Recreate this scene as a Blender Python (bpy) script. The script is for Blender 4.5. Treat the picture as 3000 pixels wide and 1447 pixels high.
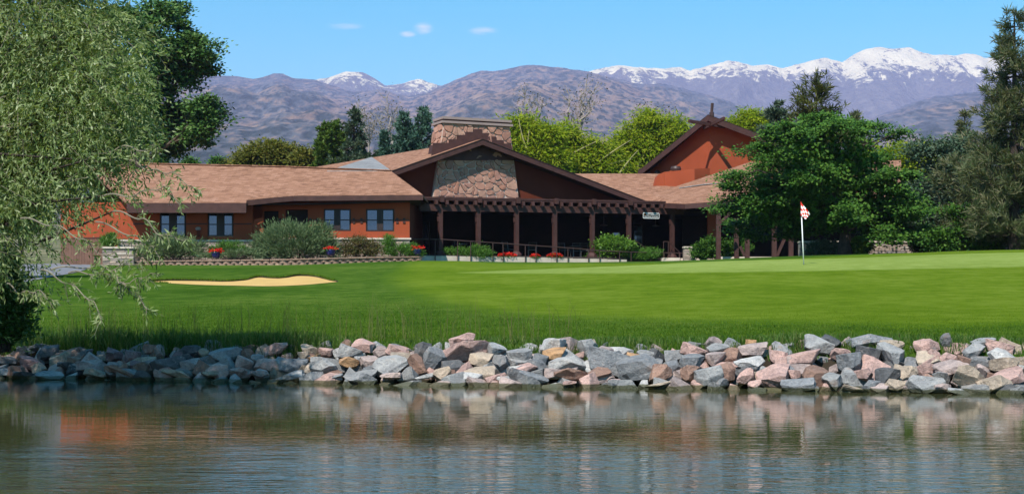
import bpy, bmesh, math, random
import numpy as np
from mathutils import Vector, Matrix, noise as mnoise
from mathutils.geometry import delaunay_2d_cdt

for o in list(bpy.data.objects):
    bpy.data.objects.remove(o)
SC = bpy.context.scene
COL = SC.collection
random.seed(7)
RNG = np.random.default_rng(11)

# ------------------------------------------------------------------ camera
F, CX, HY, EYE = 4121.0, 1500.0, 880.0, 1.15      # focal length in photo pixels, horizon row, eye height over the water
cam_d = bpy.data.cameras.new('camera')
cam = bpy.data.objects.new('camera', cam_d)
COL.objects.link(cam)
cam.location = (0, 0, EYE)
cam.rotation_euler = (math.radians(90), 0, 0)
cam_d.sensor_width = 36.0
cam_d.lens = 36.0 * F / 3000.0
cam_d.shift_y = (HY - 723.5) / 3000.0
cam_d.clip_start = 0.1
cam_d.clip_end = 30000
SC.camera = cam

# ------------------------------------------------------------------ sky, sun, exposure
SUN_EL = math.radians(50.0)
SUN_AZ = math.radians(24.0)                        # light travels away from the camera and to the right
LDIR = Vector((math.sin(SUN_AZ) * math.cos(SUN_EL), math.cos(SUN_AZ) * math.cos(SUN_EL), -math.sin(SUN_EL)))
world = bpy.data.worlds.new('World')
SC.world = world
world.use_nodes = True
wn, wl = world.node_tree.nodes, world.node_tree.links
wn.clear()
w_out = wn.new('ShaderNodeOutputWorld')
w_bg = wn.new('ShaderNodeBackground')
w_sky = wn.new('ShaderNodeTexSky')
w_sky.sky_type = 'NISHITA'
w_sky.sun_disc = False
w_sky.sun_elevation = SUN_EL
w_sky.sun_rotation = math.radians(180.0) + SUN_AZ
w_sky.altitude = 300.0
w_sky.air_density = 1.0
w_sky.dust_density = 0.0
w_sky.ozone_density = 1.6
w_hsv = wn.new('ShaderNodeHueSaturation')
w_hsv.inputs['Hue'].default_value = 0.463
w_hsv.inputs['Saturation'].default_value = 1.68
w_hsv.inputs['Value'].default_value = 1.18
wl.new(w_sky.outputs[0], w_hsv.inputs['Color'])
# thin wisps of cloud, given by direction
w_tc = wn.new('ShaderNodeTexCoord')
w_map = wn.new('ShaderNodeMapping')
w_map.inputs['Scale'].default_value = (26, 26, 120)
w_noi = wn.new('ShaderNodeTexNoise')
w_noi.inputs['Scale'].default_value = 1.0
w_noi.inputs['Detail'].default_value = 6.0
w_noi.inputs['Roughness'].default_value = 0.62
wl.new(w_tc.outputs['Generated'], w_map.inputs['Vector'])
wl.new(w_map.outputs[0], w_noi.inputs['Vector'])
acc = None
for px, py, rx, ry in ((1015, 77, 62, 17), (1240, 84, 36, 22), (1195, 101, 30, 12), (1415, 92, 52, 16)):
    d = Vector(((px - CX) / F, 1.0, (HY - py) / F)).normalized()
    sub = wn.new('ShaderNodeVectorMath'); sub.operation = 'SUBTRACT'
    wl.new(w_tc.outputs['Generated'], sub.inputs[0]); sub.inputs[1].default_value = d
    mul = wn.new('ShaderNodeVectorMath'); mul.operation = 'MULTIPLY'
    wl.new(sub.outputs[0], mul.inputs[0]); mul.inputs[1].default_value = (F / rx, F / rx, F / ry)
    ln = wn.new('ShaderNodeVectorMath'); ln.operation = 'LENGTH'
    wl.new(mul.outputs[0], ln.inputs[0])
    mr = wn.new('ShaderNodeMapRange'); mr.interpolation_type = 'SMOOTHSTEP'
    mr.inputs[1].default_value = 1.0; mr.inputs[2].default_value = 0.1
    mr.inputs[3].default_value = 0.0; mr.inputs[4].default_value = 1.0
    wl.new(ln.outputs['Value'], mr.inputs[0])
    if acc is None:
        acc = mr.outputs[0]
    else:
        ad = wn.new('ShaderNodeMath'); ad.operation = 'MAXIMUM'
        wl.new(acc, ad.inputs[0]); wl.new(mr.outputs[0], ad.inputs[1]); acc = ad.outputs[0]
n_mr = wn.new('ShaderNodeMapRange')
n_mr.inputs[1].default_value = 0.36; n_mr.inputs[2].default_value = 0.66
n_mr.inputs[3].default_value = 0.0; n_mr.inputs[4].default_value = 0.95
wl.new(w_noi.outputs['Fac'], n_mr.inputs[0])
w_mul = wn.new('ShaderNodeMath'); w_mul.operation = 'MULTIPLY'
wl.new(acc, w_mul.inputs[0]); wl.new(n_mr.outputs[0], w_mul.inputs[1])
w_mix = wn.new('ShaderNodeMix'); w_mix.data_type = 'RGBA'
wl.new(w_mul.outputs[0], w_mix.inputs['Factor'])
wl.new(w_hsv.outputs[0], w_mix.inputs['A'])
w_mix.inputs['B'].default_value = (7.0, 7.6, 9.4, 1)
wl.new(w_mix.outputs['Result'], w_bg.inputs['Color'])
w_bg.inputs['Strength'].default_value = 0.10
wl.new(w_bg.outputs[0], w_out.inputs['Surface'])

sun_d = bpy.data.lights.new('sun', 'SUN')
sun_d.energy = 5.0
sun_d.angle = math.radians(0.5)
sun_d.color = (1.0, 0.955, 0.88)
sun = bpy.data.objects.new('sun', sun_d)
COL.objects.link(sun)
sun.rotation_euler = LDIR.to_track_quat('-Z', 'Y').to_euler()
sun.location = (-30, -40, 60)

SC.view_settings.view_transform = 'Standard'
SC.view_settings.look = 'None'
SC.view_settings.gamma = 1.0
SC.view_settings.use_curve_mapping = False
SC.view_settings.exposure = 0.55
SC.cycles.volume_bounces = 1
SC.cycles.max_bounces = 6
SC.cycles.transparent_max_bounces = 8
SC.cycles.use_denoising = True
SC.cycles.caustics_reflective = False
SC.cycles.caustics_refractive = False

# ------------------------------------------------------------------ helpers
def at(px, py, D):
    return Vector(((px - CX) / F * D, D, EYE + (HY - py) / F * D))
def X_at(px, D):
    return (px - CX) / F * D
def Z_at(py, D):
    return EYE + (HY - py) / F * D

def tag(o, label=None, cat=None, group=None, kind=None):
    if label: o['label'] = label
    if cat: o['category'] = cat
    if group: o['group'] = group
    if kind: o['kind'] = kind
    return o
def empty(name, loc, label=None, cat=None, group=None):
    e = bpy.data.objects.new(name, None)
    e.empty_display_size = 0.2
    COL.objects.link(e)
    e.location = Vector(loc)
    return tag(e, label, cat, group)
def root_loc(parent):
    v = Vector((0, 0, 0))
    while parent is not None:
        v += parent.location
        parent = parent.parent
    return v
def link_mesh(name, me, mats, parent=None):
    o = bpy.data.objects.new(name, me)
    COL.objects.link(o)
    if mats is not None:
        if not isinstance(mats, (list, tuple)): mats = [mats]
        if len(me.materials) == 0:
            for m in mats: me.materials.append(m)
    if parent is not None: o.parent = parent
    return o
def np_mesh(name, V, Fq, mats, parent=None, offset=True, smooth=False, mat_idx=None):
    """mesh object from numpy arrays; every face has the same number of corners"""
    V = np.asarray(V, dtype=np.float32).copy()
    Fq = np.asarray(Fq, dtype=np.int32)
    if parent is not None and offset:
        V -= np.array(root_loc(parent), dtype=np.float32)
    me = bpy.data.meshes.new(name)
    k = Fq.shape[1]; n = Fq.shape[0]
    me.vertices.add(len(V)); me.vertices.foreach_set('co', V.ravel())
    me.loops.add(n * k); me.loops.foreach_set('vertex_index', Fq.ravel())
    me.polygons.add(n)
    me.polygons.foreach_set('loop_start', np.arange(0, n * k, k, dtype=np.int32))
    if smooth: me.polygons.foreach_set('use_smooth', np.ones(n, dtype=bool))
    if mat_idx is not None: me.polygons.foreach_set('material_index', np.asarray(mat_idx, dtype=np.int32))
    me.update(calc_edges=True)
    return link_mesh(name, me, mats, parent)

class MB:
    def __init__(self):
        self.v, self.f, self.m = [], [], []
    def add(self, vs, fs, mi=0):
        b = len(self.v)
        self.v += [Vector(x) for x in vs]
        for f in fs:
            self.f.append([b + i for i in f]); self.m.append(mi)
        return self
    def hexa(self, p, mi=0):        # 8 points: bottom loop then top loop
        return self.add(p, [(3, 2, 1, 0), (4, 5, 6, 7), (0, 1, 5, 4), (1, 2, 6, 5), (2, 3, 7, 6), (3, 0, 4, 7)], mi)
    def box(self, c, sx, sy, sz, ax=None, ay=None, az=None, mi=0):   # centre, full sizes, axes
        ax = Vector(ax or (1, 0, 0)); ay = Vector(ay or (0, 1, 0)); az = Vector(az or (0, 0, 1))
        c = Vector(c); a, b, d = ax * sx / 2, ay * sy / 2, az * sz / 2
        return self.hexa([c - a - b - d, c + a - b - d, c + a + b - d, c - a + b - d,
                          c - a - b + d, c + a - b + d, c + a + b + d, c - a + b + d], mi)
    def beam(self, p, q, w, h, up=(0, 0, 1), mi=0):                  # bar from p to q, w across, h along up
        p, q = Vector(p), Vector(q)
        d = (q - p); L = d.length; d.normalize()
        s = d.cross(Vector(up)).normalized(); u = s.cross(d).normalized()
        return self.box((p + q) / 2, L, w, h, d, s, u, mi)
    def prism(self, loop, off, mi=0):                                # loop of points, extruded by the vector off
        loop = [Vector(x) for x in loop]; off = Vector(off); n = len(loop)
        vs = loop + [x + off for x in loop]
        fs = [tuple(range(n))[::-1], tuple(range(n, 2 * n))]
        fs += [(i, (i + 1) % n, n + (i + 1) % n, n + i) for i in range(n)]
        return self.add(vs, fs, mi)
    def tube(self, pts, rad, seg=6, mi=0, caps=True):
        pts = [Vector(p) for p in pts]; n = len(pts)
        if not hasattr(rad, '__len__'): rad = [rad] * n
        vs = []; ref = Vector((0.31, 0.17, 0.93))
        for i, p in enumerate(pts):
            d = (pts[min(i + 1, n - 1)] - pts[max(i - 1, 0)]).normalized()
            a = d.cross(ref)
            if a.length < 0.05: a = d.cross(Vector((1, 0, 0)))
            a.normalize(); b = d.cross(a)
            for k in range(seg):
                t = 2 * math.pi * k / seg
                vs.append(p + (a * math.cos(t) + b * math.sin(t)) * rad[i])
        fs = []
        for i in range(n - 1):
            for k in range(seg):
                fs.append((i * seg + k, i * seg + (k + 1) % seg, (i + 1) * seg + (k + 1) % seg, (i + 1) * seg + k))
        if caps:
            fs.append(tuple(range(seg))[::-1]); fs.append(tuple(range((n - 1) * seg, n * seg)))
        return self.add(vs, fs, mi)
    def lathe(self, c, prof, seg=16, mi=0):                          # prof: (radius, z) pairs
        c = Vector(c); vs = []; n = len(prof)
        for r, z in prof:
            for k in range(seg):
                t = 2 * math.pi * k / seg
                vs.append(c + Vector((r * math.cos(t), r * math.sin(t), z)))
        fs = [(i * seg + k, i * seg + (k + 1) % seg, (i + 1) * seg + (k + 1) % seg, (i + 1) * seg + k)
              for i in range(n - 1) for k in range(seg)]
        fs.append(tuple(range(seg))[::-1]); fs.append(tuple(range((n - 1) * seg, n * seg)))
        return self.add(vs, fs, mi)
    def build(self, name, mats, parent=None, smooth=False, world=True):
        off = root_loc(parent) if (parent is not None and world) else Vector((0, 0, 0))
        me = bpy.data.meshes.new(name)
        me.from_pydata([v - off for v in self.v], [], self.f)
        bm = bmesh.new(); bm.from_mesh(me)
        bmesh.ops.recalc_face_normals(bm, faces=bm.faces)
        bm.to_mesh(me); bm.free()
        if smooth:
            for p in me.polygons: p.use_smooth = True
        if any(self.m):
            me.polygons.foreach_set('material_index', self.m)
        return link_mesh(name, me, mats, parent)

# ------------------------------------------------------------------ materials
def new_mat(name):
    m = bpy.data.materials.new(name)
    m.use_nodes = True
    nt = m.node_tree
    b = nt.nodes['Principled BSDF']
    return m, nt, b
def N(nt, kind, **kw):
    n = nt.nodes.new(kind)
    for k, v in kw.items():
        if k.startswith('i_'):
            key = k[2:]
            n.inputs[int(key) if key.isdigit() else key.replace('_', ' ')].default_value = v
        else:
            setattr(n, k, v)
    return n
def rgba(c): return (c[0], c[1], c[2], 1.0)
def ramp(nt, fac, stops):
    r = nt.nodes.new('ShaderNodeValToRGB')
    e = r.color_ramp.elements
    while len(e) < len(stops): e.new(0.5)
    for i, (p, c) in enumerate(stops):
        e[i].position = p; e[i].color = rgba(c)
    if fac is not None: nt.links.new(fac, r.inputs[0])
    return r
def noise(nt, scale, detail=4, rough=0.55, vec=None, dist=0.0):
    n = N(nt, 'ShaderNodeTexNoise', i_Scale=scale, i_Detail=detail, i_Roughness=rough, i_Distortion=dist)
    if vec is not None: nt.links.new(vec, n.inputs['Vector'])
    return n
def mixc(nt, fac, a, b, mode='MIX'):
    m = nt.nodes.new('ShaderNodeMix'); m.data_type = 'RGBA'; m.blend_type = mode
    for key, val in (('Factor', fac), ('A', a), ('B', b)):
        if hasattr(val, 'is_linked') or hasattr(val, 'links'): nt.links.new(val, m.inputs[key])
        elif isinstance(val, (int, float)): m.inputs[key].default_value = val
        else: m.inputs[key].default_value = rgba(val)
    return m.outputs['Result']
def mrange(nt, val, a, b, c=0.0, d=1.0, smooth=False):
    m = nt.nodes.new('ShaderNodeMapRange')
    if smooth: m.interpolation_type = 'SMOOTHSTEP'
    nt.links.new(val, m.inputs[0])
    for i, x in enumerate((a, b, c, d)): m.inputs[i + 1].default_value = x
    return m.outputs[0]
def bump(nt, b, h, strength=0.3, dist=0.02):
    n = nt.nodes.new('ShaderNodeBump')
    n.inputs['Strength'].default_value = strength
    n.inputs['Distance'].default_value = dist
    nt.links.new(h, n.inputs['Height'])
    nt.links.new(n.outputs[0], b.inputs['Normal'])
    return n
def coords(nt, which='Object'):
    return nt.nodes.new('ShaderNodeTexCoord').outputs[which]
def position(nt):
    return nt.nodes.new('ShaderNodeNewGeometry').outputs['Position']

def mat_simple(name, c, rough=0.7, var=0.25, scale=3.0, bscale=40.0, bstr=0.2, bdist=0.01, metal=0.0, spec=0.3):
    m, nt, b = new_mat(name)
    p = position(nt)
    n1 = noise(nt, scale, 5, 0.6, p)
    dark = [x * (1 - var) for x in c]; light = [min(1, x * (1 + var)) for x in c]
    r = ramp(nt, n1.outputs['Fac'], [(0.3, dark), (0.7, light)])
    nt.links.new(r.outputs[0], b.inputs['Base Color'])
    b.inputs['Roughness'].default_value = rough
    b.inputs['Metallic'].default_value = metal
    b.inputs['Specular IOR Level'].default_value = spec
    if bstr > 0:
        n2 = noise(nt, bscale, 3, 0.6, p)
        bump(nt, b, n2.outputs['Fac'], bstr, bdist)
    return m

def mat_leaf(name, cols, trans=0.3, rough=0.45, spec=0.35, tcol=None):
    """leaf colour differs from leaf to leaf; some light passes through"""
    m, nt, b = new_mat(name)
    g = nt.nodes.new('ShaderNodeNewGeometry')
    k = len(cols)
    r = ramp(nt, g.outputs['Random Per Island'], [(i / max(1, k - 1), c) for i, c in enumerate(cols)])
    nt.links.new(r.outputs[0], b.inputs['Base Color'])
    b.inputs['Roughness'].default_value = rough
    b.inputs['Specular IOR Level'].default_value = spec
    t = nt.nodes.new('ShaderNodeBsdfTranslucent')
    tm = mixc(nt, 1.0, r.outputs[0], tcol or (1.3, 1.25, 0.55), 'MULTIPLY')
    nt.links.new(tm, t.inputs['Color'])
    mx = nt.nodes.new('ShaderNodeMixShader'); mx.inputs[0].default_value = trans
    nt.links.new(b.outputs[0], mx.inputs[1]); nt.links.new(t.outputs[0], mx.inputs[2])
    nt.links.new(mx.outputs[0], nt.nodes['Material Output'].inputs['Surface'])
    return m

M = {}
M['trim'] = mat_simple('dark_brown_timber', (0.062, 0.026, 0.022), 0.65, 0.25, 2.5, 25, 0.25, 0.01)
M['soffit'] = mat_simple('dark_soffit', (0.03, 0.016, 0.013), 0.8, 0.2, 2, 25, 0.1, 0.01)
M['porch_shade'] = mat_simple('shaded_porch_wall', (0.018, 0.010, 0.008), 0.85, 0.3, 1.2, 20, 0.15, 0.01)  # near black, so the porch's deep shade is in the wall colour
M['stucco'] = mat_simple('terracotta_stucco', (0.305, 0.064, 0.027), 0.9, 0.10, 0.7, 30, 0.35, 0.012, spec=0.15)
M['stucco_dark'] = mat_simple('shaded_stucco', (0.12, 0.028, 0.014), 0.9, 0.15, 0.9, 30, 0.35, 0.012, spec=0.15)  # darker copy of the terracotta, with the gable's shade in its colour
M['cap'] = mat_simple('pale_cut_stone', (0.55, 0.46, 0.38), 0.85, 0.15, 2.0, 20, 0.3, 0.02)
M['mortar'] = mat_simple('pale_mortar', (0.50, 0.40, 0.34), 0.95, 0.15, 4.0, 50, 0.4, 0.01)
M['concrete'] = mat_simple('light_concrete', (0.42, 0.36, 0.31), 0.9, 0.15, 1.2, 40, 0.3, 0.01)
M['capmetal'] = mat_simple('painted_cap', (0.30, 0.22, 0.20), 0.6, 0.1, 2.0, 20, 0.1, 0.01)
M['frame'] = mat_simple('dark_window_frame', (0.03, 0.018, 0.016), 0.5, 0.15, 3, 20, 0.0)
M['white'] = mat_simple('white_paint', (0.78, 0.78, 0.76), 0.45, 0.05, 3, 20, 0.05)
M['rust_metal'] = mat_simple('brown_painted_metal', (0.055, 0.03, 0.026), 0.5, 0.25, 4, 30, 0.1)
M['bark'] = mat_simple('grey_brown_bark', (0.10, 0.075, 0.055), 0.95, 0.4, 5, 18, 0.7, 0.03)
M['bark_dark'] = mat_simple('dark_bark', (0.045, 0.032, 0.025), 0.95, 0.4, 5, 18, 0.7, 0.03)
M['bark_pale'] = mat_simple('pale_yellow_bark', (0.26, 0.235, 0.10), 0.9, 0.3, 3, 14, 0.5, 0.03)
M['bark_grey'] = mat_simple('pale_grey_bark', (0.30, 0.25, 0.22), 0.9, 0.3, 3, 14, 0.5, 0.03)
M['mulch'] = mat_simple('dark_planting_soil', (0.055, 0.038, 0.028), 0.95, 0.4, 8, 30, 0.8, 0.03)
M['blue_pot'] = mat_simple('glazed_cobalt_pot', (0.016, 0.018, 0.11), 0.2, 0.15, 4, 10, 0.0, spec=0.5)
M['red_paint'] = mat_simple('red_cloth', (0.62, 0.03, 0.015), 0.7, 0.1, 12, 60, 0.1, 0.003)
M['white_cloth'] = mat_simple('white_cloth', (0.82, 0.82, 0.80), 0.7, 0.05, 12, 60, 0.1, 0.003)
M['chair_metal'] = mat_simple('grey_wire_metal', (0.20, 0.19, 0.18), 0.4, 0.1, 4, 20, 0.0, metal=0.6)
M['yellow_paint'] = mat_simple('faded_yellow_paint', (0.62, 0.50, 0.22), 0.6, 0.1, 6, 20, 0.1)
M['black_paint'] = mat_simple('black_paint', (0.015, 0.015, 0.015), 0.5, 0.1, 6, 20, 0.1)

def mat_glass():
    m, nt, b = new_mat('tinted_window_glass')
    b.inputs['Base Color'].default_value = (0.07, 0.092, 0.155, 1)
    b.inputs['Metallic'].default_value = 0.9
    b.inputs['Roughness'].default_value = 0.04
    n = noise(nt, 1.3, 2, 0.5, position(nt))
    bump(nt, b, n.outputs['Fac'], 0.05, 0.02)
    return m
M['glass'] = mat_glass()

def mat_shingle(name, cols):
    m, nt, b = new_mat(name)
    uv = nt.nodes.new('ShaderNodeUVMap'); uv.uv_map = 'roof'
    br = nt.nodes.new('ShaderNodeTexBrick')
    br.offset = 0.37; br.offset_frequency = 2; br.squash = 1.0
    for k, v in (('Scale', 1.0), ('Mortar Size', 0.012), ('Mortar Smooth', 0.3), ('Bias', 0.0), ('Brick Width', 0.34), ('Row Height', 0.16)):
        br.inputs[k].default_value = v
    br.inputs['Color1'].default_value = (0, 0, 0, 1); br.inputs['Color2'].default_value = (1, 1, 1, 1)
    br.inputs['Mortar'].default_value = (0.15, 0.15, 0.15, 1)
    nt.links.new(uv.outputs[0], br.inputs['Vector'])
    n1 = noise(nt, 5.0, 4, 0.7, uv.outputs[0])
    n2 = noise(nt, 0.25, 3, 0.6, uv.outputs[0])
    mx = mixc(nt, 0.45, br.outputs['Color'], n1.outputs['Fac'])
    mx = mixc(nt, 0.25, mx, n2.outputs['Fac'])
    k = len(cols)
    r = ramp(nt, mx, [(0.22 + 0.56 * i / (k - 1), c) for i, c in enumerate(cols)])
    nt.links.new(r.outputs[0], b.inputs['Base Color'])
    b.inputs['Roughness'].default_value = 0.95
    b.inputs['Specular IOR Level'].default_value = 0.1
    # each course overlaps the one below: saw-tooth relief
    sep = nt.nodes.new('ShaderNodeSeparateXYZ'); nt.links.new(uv.outputs[0], sep.inputs[0])
    md = N(nt, 'ShaderNodeMath', operation='MODULO'); nt.links.new(sep.outputs[1], md.inputs[0]); md.inputs[1].default_value = 0.16
    sc = mrange(nt, md.outputs[0], 0.0, 0.16, 1.0, 0.0)
    ad = N(nt, 'ShaderNodeMath', operation='ADD'); nt.links.new(sc, ad.inputs[0]); nt.links.new(br.outputs['Fac'], ad.inputs[1])
    bump(nt, b, ad.outputs[0], 0.5, 0.02)
    return m
M['shingle'] = mat_shingle('tan_roof_shingles', [(0.15, 0.072, 0.046), (0.255, 0.127, 0.080), (0.305, 0.157, 0.102), (0.38, 0.21, 0.145)])
M['shingle_grey'] = mat_shingle('grey_roof_shingles', [(0.16, 0.155, 0.155), (0.24, 0.235, 0.24), (0.32, 0.31, 0.31)])
# ------------------------------------------------------------------ noise on arrays
def _hash(ix, iy, seed):
    h = (ix.astype(np.int64) * 374761393 + iy.astype(np.int64) * 668265263 + seed * 1274126177) & 0x7fffffff
    h = ((h ^ (h >> 13)) * 1274126177) & 0x7fffffff
    return ((h ^ (h >> 16)) & 0xffff) / 65535.0
def vnoise(x, y, seed=0):
    ix, iy = np.floor(x), np.floor(y)
    fx, fy = x - ix, y - iy
    fx = fx * fx * fx * (fx * (fx * 6 - 15) + 10); fy = fy * fy * fy * (fy * (fy * 6 - 15) + 10)
    a, b = _hash(ix, iy, seed), _hash(ix + 1, iy, seed)
    c, d = _hash(ix, iy + 1, seed), _hash(ix + 1, iy + 1, seed)
    return (a + (b - a) * fx) * (1 - fy) + (c + (d - c) * fx) * fy
def fbm(x, y, seed=0, octs=5, gain=0.5):
    s = 0; a = 1; t = 0
    for k in range(octs):
        s = s + a * vnoise(x * 2 ** k + 17.3 * k, y * 2 ** k - 9.1 * k, seed + k); t += a; a *= gain
    return s / t

# ------------------------------------------------------------------ the ground
_PX = np.array([-300, 400, 860, 1220, 1600, 2000, 2350, 3000, 3600], float)
_D = np.array([10, 18, 22, 35, 48, 62, 75, 90, 110], float)
_Z = np.array([
    [.30, .30, .38, .95, 1.60, 2.35, 3.00, 3.45, 3.7],
    [.32, .33, .45, 1.05, 1.72, 2.42, 3.08, 3.55, 3.8],
    [.36, .38, .47, 1.10, 1.80, 2.50, 3.08, 3.60, 3.8],
    [.40, .42, .50, 1.20, 1.95, 2.68, 3.30, 3.50, 3.8],
    [.40, .45, .52, 1.25, 2.10, 2.72, 3.16, 3.42, 3.8],
    [.42, .48, .58, 1.35, 2.25, 2.88, 3.26, 3.55, 3.8],
    [.45, .50, .62, 1.42, 2.37, 3.10, 3.55, 3.75, 3.9],
    [.48, .52, .66, 1.50, 2.55, 3.42, 3.75, 3.90, 4.0],
    [.48, .52, .66, 1.55, 2.60, 3.50, 3.90, 4.00, 4.1]])
_df = np.arange(10, 110.01, 0.5); _pf = np.arange(-300, 3600.1, 20)
_t1 = np.array([np.interp(_df, _D, r) for r in _Z])
_k = np.ones(13) / 13.0
_t1 = np.array([np.convolve(np.pad(r, 6, 'edge'), _k, 'valid') for r in _t1])
_t2 = np.array([np.interp(_pf, _PX, _t1[:, j]) for j in range(len(_df))]).T
_t2 = np.array([np.convolve(np.pad(_t2[:, j], 6, 'edge'), _k, 'valid') for j in range(len(_df))]).T
def shore_d(X):
    X = np.asarray(X, float)
    s = np.where(X > -7.5, 18.72 - 0.245 * X, 20.56 - 1.15 * (-7.5 - X))
    s = np.where(X > 8, 16.76 - 0.9 * (X - 8), s)
    s = s + 0.22 * (vnoise(X * 0.6, X * 0, 5) - 0.5)
    return np.maximum(s, 4.0)
def sstep(a, b, x):
    t = np.clip((x - a) / (b - a), 0, 1)
    return t * t * (3 - 2 * t)
def ground_z(X, Y):
    X = np.asarray(X, float); Y = np.asarray(Y, float)
    px = np.clip(CX + F * X / np.maximum(Y, 12.0), -299, 3599)
    d = np.clip(Y, 10.0, 109.9)
    fi = (px + 300) / 20.0; fj = (d - 10) / 0.5
    i0 = np.clip(fi.astype(int), 0, len(_pf) - 2); j0 = np.clip(fj.astype(int), 0, len(_df) - 2)
    a, b = fi - i0, fj - j0
    z = (_t2[i0, j0] * (1 - a) + _t2[i0 + 1, j0] * a) * (1 - b) + (_t2[i0, j0 + 1] * (1 - a) + _t2[i0 + 1, j0 + 1] * a) * b
    R = np.hypot(X, Y)
    far = np.interp(Y, [100, 150, 400, 900, 2600, 6500], [0, 1.2, 14, 45, 150, 250])
    z = z + far + 0.05 * (fbm(X * 0.16, Y * 0.16, 3, 3) - 0.5)
    inside = np.minimum(np.minimum(shore_d(X) - Y, Y + 35.0), 62.0 - np.abs(X))
    w = sstep(-1.7, 0.35, inside)
    z = z * (1 - w) + (-0.55) * w
    return z
def gz(x, y): return float(ground_z(np.array([x]), np.array([y]))[0])
def ray_ground(px, py, d0=16.0, d1=100.0):
    """the first place where the line of sight through a photo pixel meets the ground"""
    D = np.arange(d0, d1, 0.05)
    X = (px - CX) / F * D
    g = ground_z(X, D); r = EYE + (HY - py) / F * D
    k = np.nonzero(g >= r)[0]
    i = k[0] if len(k) else len(D) - 1
    return float(X[i]), float(D[i])

def cdt_mesh(name, outer, step, zfun, mats, holes=(), parent=None, smooth=True, extra=None):
    """a sheet with the outline `outer` (xy points) whose inside is filled with a grid of points"""
    outer = [Vector((p[0], p[1])) for p in outer]
    xs = [p.x for p in outer]; ys = [p.y for p in outer]
    pts = list(outer); ed = [(i, (i + 1) % len(outer)) for i in range(len(outer))]
    gx = np.arange(min(xs), max(xs), step); gy = np.arange(min(ys), max(ys), step)
    GX, GY = np.meshgrid(gx, gy); P = np.stack([GX.ravel(), GY.ravel()], 1)
    P = P[in_poly(P, np.array([(p.x, p.y) for p in outer]))]
    pts += [Vector((float(a), float(b))) for a, b in P]
    v, e, f, *_ = delaunay_2d_cdt(pts, ed, [], 1, 1e-5)
    vv = np.array([(p.x, p.y) for p in v])
    z = zfun(vv[:, 0], vv[:, 1])
    return np_mesh(name, np.column_stack([vv, z]), np.array([list(t) for t in f]), mats, parent, smooth=smooth)
def in_poly(P, poly):
    x, y = P[:, 0], P[:, 1]; n = len(poly); r = np.zeros(len(P), bool); j = n - 1
    for i in range(n):
        xi, yi = poly[i]; xj, yj = poly[j]
        c = ((yi > y) != (yj > y)) & (x < (xj - xi) * (y - yi) / (yj - yi + 1e-12) + xi)
        r ^= c; j = i
    return r
def smooth_loop(pts, n=4):
    """Catmull-Rom through a closed loop"""
    out = []; k = len(pts)
    for i in range(k):
        p0, p1, p2, p3 = [np.array(pts[(i + q - 1) % k], float) for q in range(4)]
        for t in np.linspace(0, 1, n, endpoint=False):
            out.append(tuple(0.5 * ((2 * p1) + (-p0 + p2) * t + (2 * p0 - 5 * p1 + 4 * p2 - p3) * t * t + (-p0 + 3 * p1 - 3 * p2 + p3) * t ** 3)))
    return out

def mat_grass(name, c0, c1, c2, fine=60.0, blend_far=False, edge=None, patch=0.11):
    m, nt, b = new_mat(name)
    p = position(nt)
    mp = N(nt, 'ShaderNodeMapping'); mp.inputs['Scale'].default_value = (1, 1, 0.2)
    nt.links.new(p, mp.inputs['Vector'])
    big = noise(nt, patch, 4, 0.6, mp.outputs[0])
    mid = noise(nt, 1.7, 5, 0.65, mp.outputs[0])
    fin = noise(nt, fine, 4, 0.7, mp.outputs[0])
    a = mixc(nt, 0.55, big.outputs['Fac'], mid.outputs['Fac'])
    a = mixc(nt, 0.38, a, fin.outputs['Fac'])
    r = ramp(nt, a, [(0.445, c0), (0.5, c1), (0.56, c2)])
    colr = r.outputs[0]
    if edge:
        er = ramp(nt, a, [(0.30, edge[0]), (0.5, edge[1]), (0.68, edge[2])])
        at_ = N(nt, 'ShaderNodeAttribute'); at_.attribute_name = 'inset'
        ed_n = noise(nt, 0.9, 4, 0.65, p)
        sm_ = N(nt, 'ShaderNodeMath', operation='MULTIPLY_ADD'); nt.links.new(ed_n.outputs['Fac'], sm_.inputs[0]); sm_.inputs[1].default_value = -edge[3]; nt.links.new(at_.outputs['Fac'], sm_.inputs[2])
        colr = mixc(nt, mrange(nt, sm_.outputs[0], -edge[3] * .35, edge[3] * .75, 0, 1, True), er.outputs[0], colr)
    if blend_far:
        sep = N(nt, 'ShaderNodeSeparateXYZ'); nt.links.new(p, sep.inputs[0])
        wob = noise(nt, 0.04, 3, 0.6, p)
        ad = N(nt, 'ShaderNodeMath', operation='MULTIPLY_ADD'); nt.links.new(wob.outputs['Fac'], ad.inputs[0]); ad.inputs[1].default_value = 40; nt.links.new(sep.outputs[1], ad.inputs[2])
        fr = mrange(nt, ad.outputs[0], 130, 200, 0, 1, True)
        dn = noise(nt, 0.05, 6, 0.7, p)
        dry = ramp(nt, dn.outputs['Fac'], [(0.35, (0.07, 0.085, 0.045)), (0.55, (0.19, 0.17, 0.10)), (0.7, (0.26, 0.23, 0.15))])
        colr = mixc(nt, fr, colr, dry.outputs[0])
        # bare soil at the water, blackened for the shade between rocks
        zr = mrange(nt, sep.outputs[2], 0.44, 0.36, 0, 1, True)
        soil = ramp(nt, mid.outputs['Fac'], [(0.35, (0.018, 0.014, 0.010)), (0.65, (0.05, 0.04, 0.03))])
        colr = mixc(nt, zr, colr, soil.outputs[0])
    nt.links.new(colr, b.inputs['Base Color'])
    b.inputs['Roughness'].default_value = 0.9
    b.inputs['Specular IOR Level'].default_value = 0.0
    bump(nt, b, fin.outputs['Fac'], 0.6, 0.03)
    return m
G0 = ((0.030, 0.070, 0.008), (0.050, 0.102, 0.012), (0.088, 0.132, 0.022))
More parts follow.
